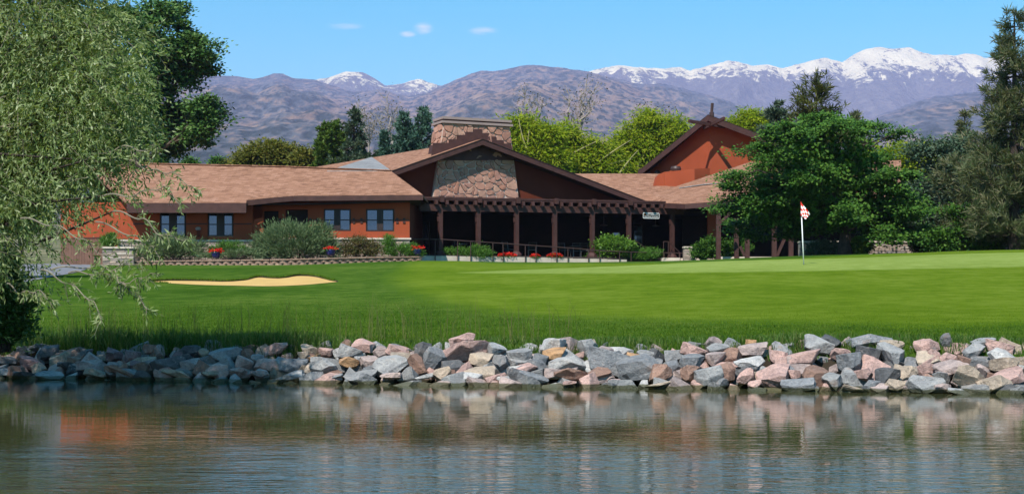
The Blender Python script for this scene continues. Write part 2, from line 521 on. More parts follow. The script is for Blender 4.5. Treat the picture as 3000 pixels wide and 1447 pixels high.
G1 = ((0.070, 0.120, 0.008), (0.096, 0.150, 0.011), (0.132, 0.180, 0.022))
G2 = ((0.160, 0.216, 0.042), (0.196, 0.256, 0.056), (0.236, 0.292, 0.076))
M['rough'] = mat_grass('rough_lawn_grass', *G0, 38, True)
M['apron'] = mat_grass('mown_apron_grass', *G1, 46, edge=G0 + (1.2,))
M['green'] = mat_grass('putting_green_grass', *G2, 70, edge=G1 + (0.9,))
def inset_dist(P, loop):
    L = np.array(loop); Q = np.roll(L, -1, 0); best = np.full(len(P), 1e9)
    for p, q in zip(L, Q):
        d = q - p; t = np.clip(((P - p) @ d) / max(1e-9, d @ d), 0, 1); best = np.minimum(best, np.hypot(*(P - (p + t[:, None] * d)).T))
    return best
def set_inset(o, loop):
    """distance of every corner from the outline of its sheet"""
    P = np.array([tuple(v.co)[:2] for v in o.data.vertices])
    at_ = o.data.attributes.new('inset', 'FLOAT', 'POINT'); at_.data.foreach_set('value', inset_dist(P, loop).astype(np.float32))
def tucked(loop, h):
    """height of a mown sheet: its rim runs just under the turf around it"""
    return lambda x, y: ground_z(x, y) - .012 + (h + .012) * np.clip(inset_dist(np.column_stack([x, y]), loop) / .7, 0, 1)
def mat_sand():
    m, nt, b = new_mat('tan_bunker_sand')
    p = position(nt)
    n1 = noise(nt, 1.1, 4, 0.6, p); n2 = noise(nt, 30, 3, 0.7, p)
    r = ramp(nt, n1.outputs['Fac'], [(0.3, (0.50, 0.30, 0.085)), (0.7, (0.60, 0.38, 0.12))])
    nt.links.new(r.outputs[0], b.inputs['Base Color']); b.inputs['Roughness'].default_value = 0.95
    a = mixc(nt, 0.5, n1.outputs['Fac'], n2.outputs['Fac'])
    bump(nt, b, a, 0.6, 0.06)
    return m
M['sand'] = mat_sand()
M['asphalt'] = mat_simple('grey_asphalt', (0.17, 0.165, 0.18), 0.9, 0.15, 0.8, 60, 0.3, 0.01)

# bunker outline from where the eye sees it on the lawn
_bk = [(428, 822), (500, 818), (580, 819), (650, 822), (715, 818), (755, 808), (815, 812), (868, 804), (920, 806), (965, 818), (991, 825),
       (940, 831), (880, 836), (790, 839), (715, 838), (620, 836), (540, 833), (470, 829)]
BUNK = smooth_loop([ray_ground(x, y) for x, y in _bk], 4)
bp = np.array(BUNK)

gxs = np.unique(np.concatenate([np.array([-16000, -9000, -5000, -3500, -2400, -1600, -1100, -750, -500, -330, -220, -150, -105, -75, -55]),
                                np.arange(-46, 46.1, 0.75), np.array([55, 75, 105, 150, 220, 330, 500, 750, 1100, 1600, 2400, 3500, 5000, 9000, 16000])]))
gys = np.unique(np.concatenate([np.array([-6500, -3000, -1200, -500, -250, -120, -80, -60, -50, -44, -40, -37, -35, -33, -30, -20, -10, 0]),
                                np.arange(3, 14, 0.6), np.arange(14, 24, 0.3), np.arange(24, 100, 0.8), np.array([104, 110, 120, 135, 150, 175, 210, 260, 330, 400, 520, 700, 900, 1300, 1900, 2600, 4000, 7000, 11500])]))
GX, GY = np.meshgrid(gxs, gys)
GZ = ground_z(GX, GY)
nx, ny = len(gxs), len(gys)
bi0 = np.searchsorted(gxs, bp[:, 0].min()) - 2; bi1 = np.searchsorted(gxs, bp[:, 0].max()) + 1
bj0 = np.searchsorted(gys, bp[:, 1].min()) - 2; bj1 = np.searchsorted(gys, bp[:, 1].max()) + 1
gv = [tuple(t) for t in np.stack([GX.ravel(), GY.ravel(), GZ.ravel()], 1)]
gf = []
for j in range(ny - 1):
    for i in range(nx - 1):
        if bi0 <= i < bi1 and bj0 <= j < bj1: continue
        a = j * nx + i
        gf.append((a, a + 1, a + nx + 1, a + nx))
pp = [Vector((float(gxs[i]), float(gys[j]))) for j in range(bj0, bj1 + 1) for i in range(bi0, bi1 + 1)]
keep = ~in_poly(np.array([(p.x, p.y) for p in pp]), bp)
pp = [p for p, k in zip(pp, keep) if k]
nb = len(pp)
pp += [Vector(p) for p in BUNK]
cv, ce, cf, *_ = delaunay_2d_cdt(pp, [(nb + i, nb + (i + 1) % len(BUNK)) for i in range(len(BUNK))], [], 0, 1e-5)
cv = np.array([(p.x, p.y) for p in cv]); cz = ground_z(cv[:, 0], cv[:, 1])
base = len(gv)
gv += [(float(a), float(b), float(c)) for (a, b), c in zip(cv, cz)]
for t in cf:
    c = cv[list(t)].mean(0)
    if not in_poly(c[None, :], bp)[0]: gf.append(tuple(base + k for k in t))
gme = bpy.data.meshes.new('lawn'); gme.from_pydata(gv, [], gf); gme.update()
for p in gme.polygons: p.use_smooth = True
bm = bmesh.new(); bm.from_mesh(gme); bmesh.ops.remove_doubles(bm, verts=bm.verts, dist=1e-4); bmesh.ops.recalc_face_normals(bm, faces=bm.faces); bm.to_mesh(gme); bm.free()
lawn = tag(link_mesh('lawn', gme, M['rough']), kind='structure')

def sand_z(x, y):
    t = np.clip((y - bp[:, 1].min()) / (bp[:, 1].max() - bp[:, 1].min()), 0, 1)
    return ground_z(x, y) - 0.012 - 0.055 * t + 0.02 * (fbm(x * 0.7, y * 0.7, 9, 3) - 0.5)
sand = tag(cdt_mesh('sand_bunker', BUNK, 0.35, sand_z, M['sand']), kind='structure')
lipv, lipf = [], []
for (x, y) in BUNK:
    z1 = gz(x, y); z0 = float(sand_z(np.array([x]), np.array([y]))[0])
    lipv += [(x, y, z0 - 0.03), (x, y + 0.0, z1 + 0.012)]
nb = len(BUNK)
for i in range(nb):
    j = (i + 1) % nb
    lipf.append((2 * i, 2 * j, 2 * j + 1, 2 * i + 1))
tag(np_mesh('bunker_edge', np.array(lipv), np.array(lipf), mat_simple('cut_turf_edge', (0.022, 0.022, 0.010), 0.95, 0.4, 6, 30, 0.6, 0.02)), kind='structure')

# mown apron and putting green: thin sheets on the lawn
ap = [(1225, 764), (1120, 790), (1085, 815), (1100, 845), (1170, 878), (1280, 905), (1450, 927), (1700, 940), (2050, 950), (2500, 955), (3150, 955)]
apl = [ray_ground(x, y, 22) for x, y in ap]
apl = apl + [(34.0, 34.0), (36.0, 60.0), (28, 68.5)] + [ray_ground(x, y, 30, 90) for x, y in ((2400, 752), (2000, 769), (1700, 772), (1450, 770))]
APRON = smooth_loop(apl, 5)
set_inset(tag(cdt_mesh('mown_apron', APRON, 0.7, tucked(APRON, .014), M['apron']), kind='structure'), APRON)
gp = [(1290, 801), (1420, 795), (1600, 788), (1850, 778), (2060, 768), (2330, 760)]
gpl = [ray_ground(x, y, 30) for x, y in gp]
gpl += [ray_ground(x, y, 30, 80) for x, y in ((2460, 757), (2700, 748), (2980, 740))] + [(26, 54), (26, 46)]
gpl += [ray_ground(x, y, 25) for x, y in ((3050, 785), (2700, 793), (2300, 800), (1900, 805), (1550, 806), (1380, 804))]
GREEN = smooth_loop(gpl, 5)
set_inset(tag(cdt_mesh('putting_green', GREEN, 0.6, tucked(GREEN, .028), M['green']), kind='structure'), GREEN)
dr = [(-260, 800), (60, 775), (180, 772), (250, 774), (268, 781), (230, 797), (150, 812), (40, 832), (-120, 850), (-300, 870)]
DRIVE = smooth_loop([ray_ground(x, y, 25) for x, y in dr], 4)
tag(cdt_mesh('driveway', DRIVE, 0.9, lambda x, y: ground_z(x, y) + 0.02, M['asphalt']), kind='structure')

# ------------------------------------------------------------------ water
def mat_water():
    m, nt, b = new_mat('pond_water')
    p = position(nt)
    mp = N(nt, 'ShaderNodeMapping'); mp.inputs['Scale'].default_value = (0.42, 1.25, 1)
    nt.links.new(p, mp.inputs['Vector'])
    n1 = noise(nt, 2.6, 3, 0.55, mp.outputs[0], 0.5)
    n2 = noise(nt, 9.0, 3, 0.6, mp.outputs[0], 0.3)
    n3 = noise(nt, 0.35, 2, 0.5, p)
    patch = mrange(nt, n3.outputs['Fac'], 0.3, 0.7, 0.35, 1.1)
    sep = N(nt, 'ShaderNodeSeparateXYZ'); nt.links.new(p, sep.inputs[0])
    calm = mrange(nt, sep.outputs[1], 8.3, 12.2, 2.3, 0.17, True)      # sheltered and stiller under the bank
    a = mixc(nt, 0.35, n1.outputs['Fac'], n2.outputs['Fac'])
    m1 = N(nt, 'ShaderNodeMath', operation='MULTIPLY'); nt.links.new(a, m1.inputs[0]); nt.links.new(patch, m1.inputs[1])
    m2 = N(nt, 'ShaderNodeMath', operation='MULTIPLY'); nt.links.new(m1.outputs[0], m2.inputs[0]); nt.links.new(calm, m2.inputs[1])
    bump(nt, b, m2.outputs[0], 1.0, 0.026)
    nn = noise(nt, 0.5, 3, 0.5, p)
    r = ramp(nt, nn.outputs['Fac'], [(0.3, (0.038, 0.040, 0.015)), (0.7, (0.056, 0.057, 0.024))])
    nt.links.new(r.outputs[0], b.inputs['Base Color'])
    b.inputs['Roughness'].default_value = 0.03
    b.inputs['IOR'].default_value = 1.333
    b.inputs['Specular IOR Level'].default_value = 0.5
    return m
M['water'] = mat_water()
wv = [(-64, -37, 0), (64, -37, 0), (64, 28, 0), (-64, 28, 0)]
tag(np_mesh('pond_water', np.array(wv), np.array([(0, 1, 2, 3)]), M['water']), kind='structure')

# ------------------------------------------------------------------ mountains
def mountain(name, prof, d_base, z_base, d_ridge, amp, wl, mat, seed, n_px=640, n_v=170, back=0.15, sharp=1.1):
    pxs = np.linspace(-1300, 4300, n_px)
    zr = np.array([EYE + (HY - y) / F * d_ridge for x, y in prof])
    ridge = np.interp(pxs, [x for x, y in prof], zr)
    vs = np.concatenate([np.linspace(0, 1, n_v), 1 + back * np.linspace(0, 1, 14)[1:]])
    PX, V = np.meshgrid(pxs, vs)
    D = d_base + (d_ridge - d_base) * V
    X = (PX - CX) / F * D
    R = np.interp(PX, pxs, ridge)
    up = np.clip(V, 0, 1) ** sharp
    Z = z_base + (R - z_base) * up
    Z = np.where(V > 1, R - (V - 1) * (d_ridge - d_base) * 0.5, Z)
    w = np.sin(np.pi * np.clip(V, 0, 1)) ** 0.8
    warp = 0.6 * fbm(X / wl, D / wl, seed + 40, 3)
    rid = 1 - np.abs(2 * fbm(X / wl + warp, D / (wl * 4.5) + warp, seed, 5) - 1)
    Z = Z + amp * (rid - 0.72) * w * 2.0 + amp * 0.30 * w * (fbm(X / (wl * 0.22), D / (wl * 0.9), seed + 9, 4) - 0.5) * 2 + amp * 0.10 * (fbm(X / (wl * 0.10), D / (wl * 0.10), seed + 5, 3) - 0.5) * 2
    n_r, n_c = PX.shape
    Vt = np.stack([X.ravel(), D.ravel(), Z.ravel()], 1)
    ii = (np.arange(n_r - 1)[:, None] * n_c + np.arange(n_c - 1)[None, :]).ravel()
    Fq = np.stack([ii, ii + 1, ii + n_c + 1, ii + n_c], 1)
    o = np_mesh(name, Vt, Fq, mat, smooth=True)
    return tag(o, kind='structure')
def mat_foothill():
    m, nt, b = new_mat('scrub_mountain')
    mp = N(nt, 'ShaderNodeMapping'); mp.inputs['Scale'].default_value = (1.0, 0.22, 0.8); nt.links.new(position(nt), mp.inputs['Vector'])
    p = mp.outputs[0]                                              # patches run down the slope
    big = noise(nt, 0.0013, 6, 0.68, p, 0.8)
    mid = noise(nt, 0.010, 4, 0.7, p)
    fin = noise(nt, 0.036, 2, 0.6, p)
    soil = ramp(nt, mid.outputs['Fac'], [(0.3, (0.16, 0.10, 0.075)), (0.7, (0.30, 0.20, 0.14))])
    hazy_scrub = ramp(nt, mid.outputs['Fac'], [(0.3, (0.045, 0.055, 0.060)), (0.7, (0.095, 0.100, 0.110))])  # scrub grey, blued to carry part of the distance haze
    a = mixc(nt, 0.5, big.outputs['Fac'], fin.outputs['Fac'])
    f = mrange(nt, a, 0.49, 0.60, 0, 0.9)
    c = mixc(nt, f, hazy_scrub.outputs[0], soil.outputs[0])
    dk = mrange(nt, fin.outputs['Fac'], 0.40, 0.50, 0.85, 0)
    c = mixc(nt, dk, c, (0.022, 0.032, 0.030))                  # scattered trees
    nt.links.new(c, b.inputs['Base Color']); b.inputs['Roughness'].default_value = 0.95
    b.inputs['Specular IOR Level'].default_value = 0.0
    bump(nt, b, mixc(nt, 0.5, mid.outputs['Fac'], fin.outputs['Fac']), 1.0, 30.0)
    return m
def mat_snow():
    m, nt, b = new_mat('snow_mountain')
    p = position(nt)
    mp = N(nt, 'ShaderNodeMapping'); mp.inputs['Scale'].default_value = (1.0, 0.22, 0.42); mp.inputs['Rotation'].default_value = (0, 0.6, 0)
    nt.links.new(p, mp.inputs['Vector'])
    st = noise(nt, 0.0062, 6, 0.72, mp.outputs[0], 1.6)
    fin = noise(nt, 0.020, 4, 0.75, p)
    sep = N(nt, 'ShaderNodeSeparateXYZ'); nt.links.new(p, sep.inputs[0])
    h = mrange(nt, sep.outputs[2], 1230, 1640, -0.17, 0.085)
    a = mixc(nt, 0.38, st.outputs['Fac'], fin.outputs['Fac'])
    ad = N(nt, 'ShaderNodeMath', operation='ADD'); nt.links.new(a, ad.inputs[0]); nt.links.new(h, ad.inputs[1])
    f = mrange(nt, ad.outputs[0], 0.485, 0.525, 0, 1)
    rock = ramp(nt, fin.outputs['Fac'], [(0.3, (0.07, 0.07, 0.08)), (0.7, (0.20, 0.17, 0.15))])
    c = mixc(nt, f, rock.outputs[0], (0.80, 0.67, 0.45))
    nt.links.new(c, b.inputs['Base Color']); b.inputs['Roughness'].default_value = 0.9
    b.inputs['Specular IOR Level'].default_value = 0.0
    bump(nt, b, a, 1.0, 90.0)
    return m
k = 1.1646
front = [(x * k, y * k) for x, y in ((-1000, 190), (-500, 170), (-100, 215), (200, 190), (400, 215), (480, 197), (540, 187), (600, 193), (640, 200), (690, 187), (712, 186), (738, 197), (790, 200), (850, 222), (890, 234), (960, 222), (995, 236), (1030, 244), (1080, 232), (1140, 206), (1175, 190), (1210, 181), (1260, 178), (1320, 165), (1345, 163), (1400, 172), (1480, 180), (1520, 192), (1600, 212), (1660, 211), (1720, 222), (1790, 245), (1850, 262), (1930, 285), (2010, 305), (2080, 318), (2160, 312), (2230, 285), (2290, 262), (2350, 245), (2420, 236), (2500, 228), (2700, 215), (3100, 240), (3700, 230))]
snowp = [(x * k, y * k) for x, y in ((-1000, 240), (0, 240), (500, 235), (700, 225), (790, 200), (830, 193), (870, 184), (900, 184), (935, 193), (970, 213), (1000, 208), (1020, 205), (1060, 202), (1085, 209), (1110, 214), (1140, 200), (1165, 192), (1230, 200), (1400, 196), (1490, 183), (1530, 173), (1560, 170), (1600, 176), (1640, 178), (1690, 170), (1712, 171), (1735, 181), (1790, 166), (1830, 155), (1850, 156), (1890, 167), (1930, 162), (1970, 172), (2010, 162), (2040, 156), (2080, 147), (2105, 150), (2120, 155), (2150, 138), (2180, 126), (2215, 119), (2250, 119), (2290, 125), (2340, 137), (2400, 139), (2450, 140), (2600, 152), (3000, 170), (3700, 190))]
mountain('foothill_range', front, 900, 20, 7350, 88, 900, mat_foothill(), 21)
mountain('snow_mountain_range', snowp, 7050, 600, 9750, 210, 1320, mat_snow(), 57, sharp=0.95)

# ------------------------------------------------------------------ air between the eye and the mountains
hz = MB(); hz.box((0, 2500, 912), 34000, 18600, 1829)
hm = bpy.data.materials.new('blue_air'); hm.use_nodes = True
hn = hm.node_tree; hn.nodes.clear()
ho = hn.nodes.new('ShaderNodeOutputMaterial'); hv = hn.nodes.new('ShaderNodeVolumePrincipled')
hv.inputs['Color'].default_value = (0.60, 0.60, 1.0, 1)
hv.inputs['Density'].default_value = 0.000078
hv.inputs['Anisotropy'].default_value = 0.0
hn.links.new(hv.outputs[0], ho.inputs['Volume'])
tag(hz.build('haze', hm), kind='stuff')
# ------------------------------------------------------------------ clubhouse
def roof_uv(o, down):
    """uv in metres: u along the eave, v up the slope"""
    me = o.data
    uvl = me.uv_layers.new(name='roof')
    d = Vector(down).normalized()
    for p in me.polygons:
        n = p.normal
        v = (-d) - n * (-d).dot(n)
        if v.length < 1e-3: v = Vector((0, 0, 1))
        v.normalize(); u = v.cross(n)
        for li in p.loop_indices:
            co = me.vertices[me.loops[li].vertex_index].co
            uvl.data[li].uv = (co.dot(u), co.dot(v))
def roof_sheet(name, loops, thick, mat, parent, down=(0, 0, -1)):
    mb = MB()
    for lp in loops:
        mb.prism(lp, (0, 0, -thick))
    o = mb.build(name, mat, parent)
    roof_uv(o, down)
    return o

# frame of the main hall: s along the front, t to the back
A0 = Vector((X_at(1230, 80.3), 80.3, 0)); B0 = Vector((X_at(1990, 87.4), 87.4, 0))
U = (B0 - A0).normalized(); NB = Vector((-U.y, U.x, 0)); UP = Vector((0, 0, 1))
def W(s, t, z): return A0 + U * s + NB * t + UP * z
def s_of(px, t):
    """s at which the line t is crossed by the sight line of column px"""
    k = (px - CX) / F
    p = A0 + NB * t
    return (k * p.y - p.x) / (U.x - k * U.y)
def st(px, py, t):
    s = s_of(px, t); D = (A0 + U * s + NB * t).y
    return W(s, t, Z_at(py, D))

club = empty('clubhouse', (0, 84, 3.4), 'long low terracotta clubhouse with tan shingle roofs and a stone chimney', 'building')

# ---- low left wing: one roof plane over two eave lines
SLW = 0.38
def rp(px, D, dz=0.0): return Vector((X_at(px, D), D, 6.85 + SLW * (D - 75.8) + dz))
ridgeL, ridgeM, ridgeR = rp(238, 81.9), rp(830, 81.0), rp(1145, 80.2)
eave = [rp(120, 74.4), rp(722, 74.4)]
eave2 = [rp(709, 74.8), rp(745, 75.0), rp(800, 75.35), rp(860, 75.65), rp(1238, 75.8)]
kk = rp(722, 74.85)
top = [rp(372, 74.4), rp(722, 74.4), rp(722, 74.87), rp(745, 75.0), rp(800, 75.35), rp(860, 75.65), rp(1238, 75.8), ridgeR, ridgeM, ridgeL]
back = [ridgeL, ridgeM, ridgeR, Vector((ridgeR.x, 86.5, 5.9)), Vector((ridgeL.x - 1, 89.0, 6.15))]
hip = [ridgeR, rp(1238, 75.8), Vector((X_at(1238, 75.8), 84.5, 6.85))]
roof_sheet('roof', [top], 0.10, M['shingle'], club, (0, -1, -SLW))
mb = MB()
mb.prism([x - UP * 0.004 for x in back], (0, 0, -0.1)); mb.prism([x - UP * 0.006 for x in hip], (0, 0, -0.1))
o = mb.build('roof', M['shingle'], club); roof_uv(o, (0.2, 1, -0.4))
# ridge caps, fascia boards, soffits
mb = MB(); mb.beam(ridgeL + UP * 0.03, ridgeM + UP * 0.03, 0.32, 0.05); mb.beam(ridgeM + UP * 0.031, ridgeR + UP * 0.031, 0.32, 0.05)
o = mb.build('ridge_cap', M['shingle'], club); roof_uv(o, (0, -1, -0.3))
def fascia_line(pts, h, name='fascia'):
    for a, b in zip(pts[:-1], pts[1:]):
        m = MB(); f = Vector((0, -0.03, -h / 2 - 0.02))
        d = (b - a).normalized() * 0.004
        m.beam(a + f, b + f - d, 0.05, h); m.build(name, M['trim'], club)
fascia_line([rp(372, 74.4), rp(722, 74.4)], 0.52)
fascia_line([rp(707, 74.72), rp(745, 74.95), rp(800, 75.3), rp(860, 75.6), rp(1240, 75.76)], 0.27)
mb = MB()
mb.prism([rp(374, 74.45, -0.5), rp(720, 74.45, -0.5), Vector((X_at(720, 76.9), 76.9, rp(0, 74.45, -0.5).z)), Vector((X_at(374, 76.9), 76.9, rp(0, 74.45, -0.5).z))], (0, 0, 0.05))
zs = 6.30
mb.prism([Vector((X_at(712, 75.0), 75.0, zs)), Vector((X_at(860, 75.7), 75.7, zs)), Vector((X_at(1234, 75.85), 75.85, zs + 0.2)), Vector((X_at(1234, 79.0), 79.0, zs + 0.2)), Vector((X_at(712, 79.0), 79.0, zs))], (0, 0, 0.05))
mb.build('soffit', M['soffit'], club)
# round-nosed beam ends under the eave
for px, D in ((785, 75.5), (897, 75.95), (1040, 76.05)):
    mb = MB(); c = at(px, 584, D); mb.box(c + Vector((0, 0.25, -0.02)), 0.15, 0.7, 0.12)
    mb.build('rafter_tail', mat_simple('pale_timber_end', (0.16, 0.10, 0.085), 0.8), club)

GB = 2.75                                # foot of all walls, sunk under the beds
def wall_poly(name, pts2, D, th, mat, parent=club):
    """upright slab, outline given in photo pixels at depth D, thickness to the back"""
    mb = MB(); mb.prism([at(x, y, D) for x, y in pts2], (0, th, 0))
    return mb.build(name, mat, parent)
def window(name, x0, y0, x1, y1, D, panes, parent=club, fr=0.07, dep=0.10, split=None, mull=0.22):
    """window unit of `panes` lights side by side; its glass is set back in the frame"""
    a, b = at(x0, y1, D), at(x1, y0, D)
    w, h = b.x - a.x, b.z - a.z
    mb = MB(); c = Vector(((a.x + b.x) / 2, D, 0))
    mb.box((c.x, D, b.z - fr / 2), w, dep, fr); mb.box((c.x, D, a.z + fr / 2), w, dep, fr)
    lw = (w - mull * (panes - 1)) / panes
    for i in range(panes):
        xl = a.x + i * (lw + mull)
        for xx in (xl + fr / 2, xl + lw - fr / 2):
            mb.box((xx, D, (a.z + b.z) / 2), fr, dep, h - 2 * fr - 0.004)
        if split: mb.box((xl + lw / 2, D, a.z + h * split), lw - 2 * fr - 0.004, dep * 0.8, 0.05)
        if i < panes - 1: mb.box((xl + lw + mull / 2, D + 0.01, (a.z + b.z) / 2), mull - 0.004, dep, h - 2 * fr - 0.004)
    f = mb.build(name, M['frame'], parent)
    for i in range(panes):
        xl = a.x + i * (lw + mull)
        rows = [(a.z + fr, a.z + h * split - 0.025), (a.z + h * split + 0.025, b.z - fr)] if split else [(a.z + fr, b.z - fr)]
        for z0, z1 in rows:
            g = MB(); g.box((xl + lw / 2, D + 0.03, (z0 + z1) / 2), lw - 2 * fr, 0.012, z1 - z0)
            g.build('pane', M['glass'], f)
    return f
def wall_open(name, x0, x1, y_top, y_bot, D, th, holes, mat, parent=club):
    """wall with openings, built from upright strips and lintels butted end to end"""
    mb = MB(); holes = sorted(holes); cur = x0
    def blk(xa, xb, ya, yb):
        if xb - xa < 0.5 or yb - ya < 0.5: return
        p, q = at(xa, yb, D), at(xb, ya, D)
        mb.box(((p.x + q.x) / 2, D + th / 2, (p.z + q.z) / 2), q.x - p.x, th, q.z - p.z)
    for hx0, hy0, hx1, hy1 in holes:
        blk(cur, hx0, y_top, y_bot)
        blk(hx0, hx1, y_top, hy0); blk(hx0, hx1, hy1, y_bot)
        cur = hx1
    blk(cur, x1, y_top, y_bot)
    return mb.build(name, mat, parent)

DL, DM = 75.62, 76.5
wl_holes = [(468, 620, 545, 694), (608, 622, 684, 693)]
wall_open('wall', 384, 740, 585, 712, DL, 0.25, wl_holes, M['stucco'])
for h in wl_holes: window('window', h[0] + .5, h[1] + .5, h[2] - .5, h[3] - .5, DL + 0.10, 2, split=0.5, mull=0.26)
wm_holes = [(948, 612, 1028, 677), (1072, 612, 1155, 678), (772, 618, 816, 680), (836, 614, 902, 680)]
wall_open('wall', 768, 1200, 582, 700, DM, 0.25, wm_holes, M['stucco'])
for h in wm_holes[:2]: window('window', h[0] + .5, h[1] + .5, h[2] - .5, h[3] - .5, DM + 0.10, 2, split=0.5, mull=0.20)
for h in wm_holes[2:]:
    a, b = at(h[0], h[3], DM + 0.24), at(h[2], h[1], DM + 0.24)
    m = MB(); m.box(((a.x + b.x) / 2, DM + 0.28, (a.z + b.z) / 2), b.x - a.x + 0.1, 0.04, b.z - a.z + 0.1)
    m.build('recessed_opening', M['porch_shade'], club)
# dark joint line and pairs of bolt heads across the wall
for x0, x1 in ((903, 947), (1029, 1071), (1156, 1199), (817, 835)):
    a, b = at(x0, 645.5, DM), at(x1, 645.5, DM)
    m = MB(); m.box(((a.x + b.x) / 2, DM - 0.012, a.z), b.x - a.x, 0.03, 0.06); m.build('wall_joint', M['trim'], club)
for x0, x1 in ((390, 467), (546, 607), (685, 738)):
    a, b = at(x0, 656, DL), at(x1, 656, DL)
    m = MB(); m.box(((a.x + b.x) / 2, DL - 0.012, a.z), b.x - a.x, 0.03, 0.06); m.build('wall_joint', M['trim'], club)
bolt = MB(); bolt.box((0, 0, 0), 0.13, 0.06, 0.09)
bolt0 = None
for px in (909, 931, 1037, 1059, 1164, 1184, 821, 831):
    for py in (641.5, 651.5):
        p = at(px, py, DM) - root_loc(club) + Vector((0, -0.02, 0))
        if bolt0 is None:
            bolt0 = bolt.build('bolt_head', M['trim'], club, world=False); o = bolt0
        else:
            o = bolt0.copy(); COL.objects.link(o)
        o.location = p
# end wall turned to the sun, side walls, corner pier
a, b = at(384, 585, DL), at(384, 712, DL)
mb = MB()
L1 = Vector((X_at(178, 79.0), 79.0, 0)); R1 = Vector((X_at(383.5, DL), DL, 0))
mb.prism([Vector((R1.x, R1.y, GB)), Vector((L1.x, L1.y, GB)), Vector((L1.x, L1.y, 6.6)), Vector((R1.x, R1.y, 6.45))], (0.1, 0.22, 0))
mb.build('wall', M['stucco'], club)
mb = MB(); p = at(322, 668, 77); mb.box((p.x + .2, 76.75, p.z), 0.9, 0.12, 0.06, (0.82, -0.57, 0), (0.57, 0.82, 0)); mb.build('wall_joint', M['trim'], club)
mb = MB(); mb.prism([Vector((L1.x, L1.y, GB)), Vector((L1.x - 1.0, 88, GB)), Vector((L1.x - 1.0, 88, 6.2)), Vector((L1.x, L1.y, 6.6))], (0.2, 0.02, 0)); mb.build('wall', M['stucco'], club)
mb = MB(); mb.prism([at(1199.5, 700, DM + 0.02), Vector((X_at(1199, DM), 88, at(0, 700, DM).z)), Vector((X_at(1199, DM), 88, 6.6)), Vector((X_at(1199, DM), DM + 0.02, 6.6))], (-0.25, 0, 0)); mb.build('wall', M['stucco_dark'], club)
wall_poly('wall', [(741, 582), (768, 582), (768, 712), (741, 712)], 77.05, 0.25, M['stucco'])
mb = MB()     # battered buttress by the recess, lit by the sun
mb.hexa([at(733, 726, 75.6), at(772, 722, 75.7), at(772, 722, 76.7), at(733, 726, 76.7), at(743, 643, 75.75), at(772, 636, 75.8), at(772, 636, 76.7), at(743, 643, 76.7)])
mb.build('buttress', M['stucco'], club)
# white meter boxes between the windows
mb = MB(); c = at(581, 670, DL); mb.lathe((0, 0, 0), [(0.15, -0.05), (0.15, 0.03), (0.11, 0.06)], 14)
for v in mb.v: v.x, v.y, v.z = c.x + v.x, c.y - v.z - 0.03, c.z + v.y * 0.7
mb.build('meter_box', M['capmetal'], club)
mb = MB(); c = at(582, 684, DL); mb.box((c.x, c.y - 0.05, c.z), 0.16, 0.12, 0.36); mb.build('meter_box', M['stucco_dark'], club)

# ---- stone skirting of the left wing: ledge stones with a cut cap
def mat_stone(name, cols, scale=2.0, bstr=0.5):
    m, nt, b = new_mat(name)
    oi = nt.nodes.new('ShaderNodeObjectInfo'); g = nt.nodes.new('ShaderNodeNewGeometry')
    p = g.outputs['Position']
    ad = N(nt, 'ShaderNodeMath', operation='ADD'); nt.links.new(oi.outputs['Random'], ad.inputs[0]); nt.links.new(g.outputs['Random Per Island'], ad.inputs[1])
    fr = N(nt, 'ShaderNodeMath', operation='FRACT'); nt.links.new(ad.outputs[0], fr.inputs[0])
    k = len(cols)
    r = ramp(nt, fr.outputs[0], [(i / (k - 1), c) for i, c in enumerate(cols)])
    n1 = noise(nt, scale * 2, 5, 0.65, p); n2 = noise(nt, scale * 9, 4, 0.7, p)
    a = mixc(nt, 0.4, n1.outputs['Fac'], n2.outputs['Fac'])
    sh = ramp(nt, a, [(0.3, (0.62, 0.62, 0.64)), (0.7, (1.22, 1.2, 1.16))])
    c = mixc(nt, 1.0, r.outputs[0], sh.outputs[0], 'MULTIPLY')
    nt.links.new(c, b.inputs['Base Color']); b.inputs['Roughness'].default_value = 0.9
    b.inputs['Specular IOR Level'].default_value = 0.2
    bump(nt, b, a, bstr, 0.03)
    return m
M['ledge'] = mat_stone('stacked_ledge_stone', [(0.30, 0.24, 0.20), (0.42, 0.33, 0.27), (0.24, 0.22, 0.21), (0.48, 0.36, 0.29), (0.36, 0.29, 0.25), (0.52, 0.45, 0.38)])
M['flag'] = mat_stone('pink_flagstone', [(0.38, 0.185, 0.13), (0.46, 0.245, 0.18), (0.32, 0.165, 0.125), (0.50, 0.295, 0.215), (0.42, 0.215, 0.165), (0.30, 0.175, 0.14)], 1.6)
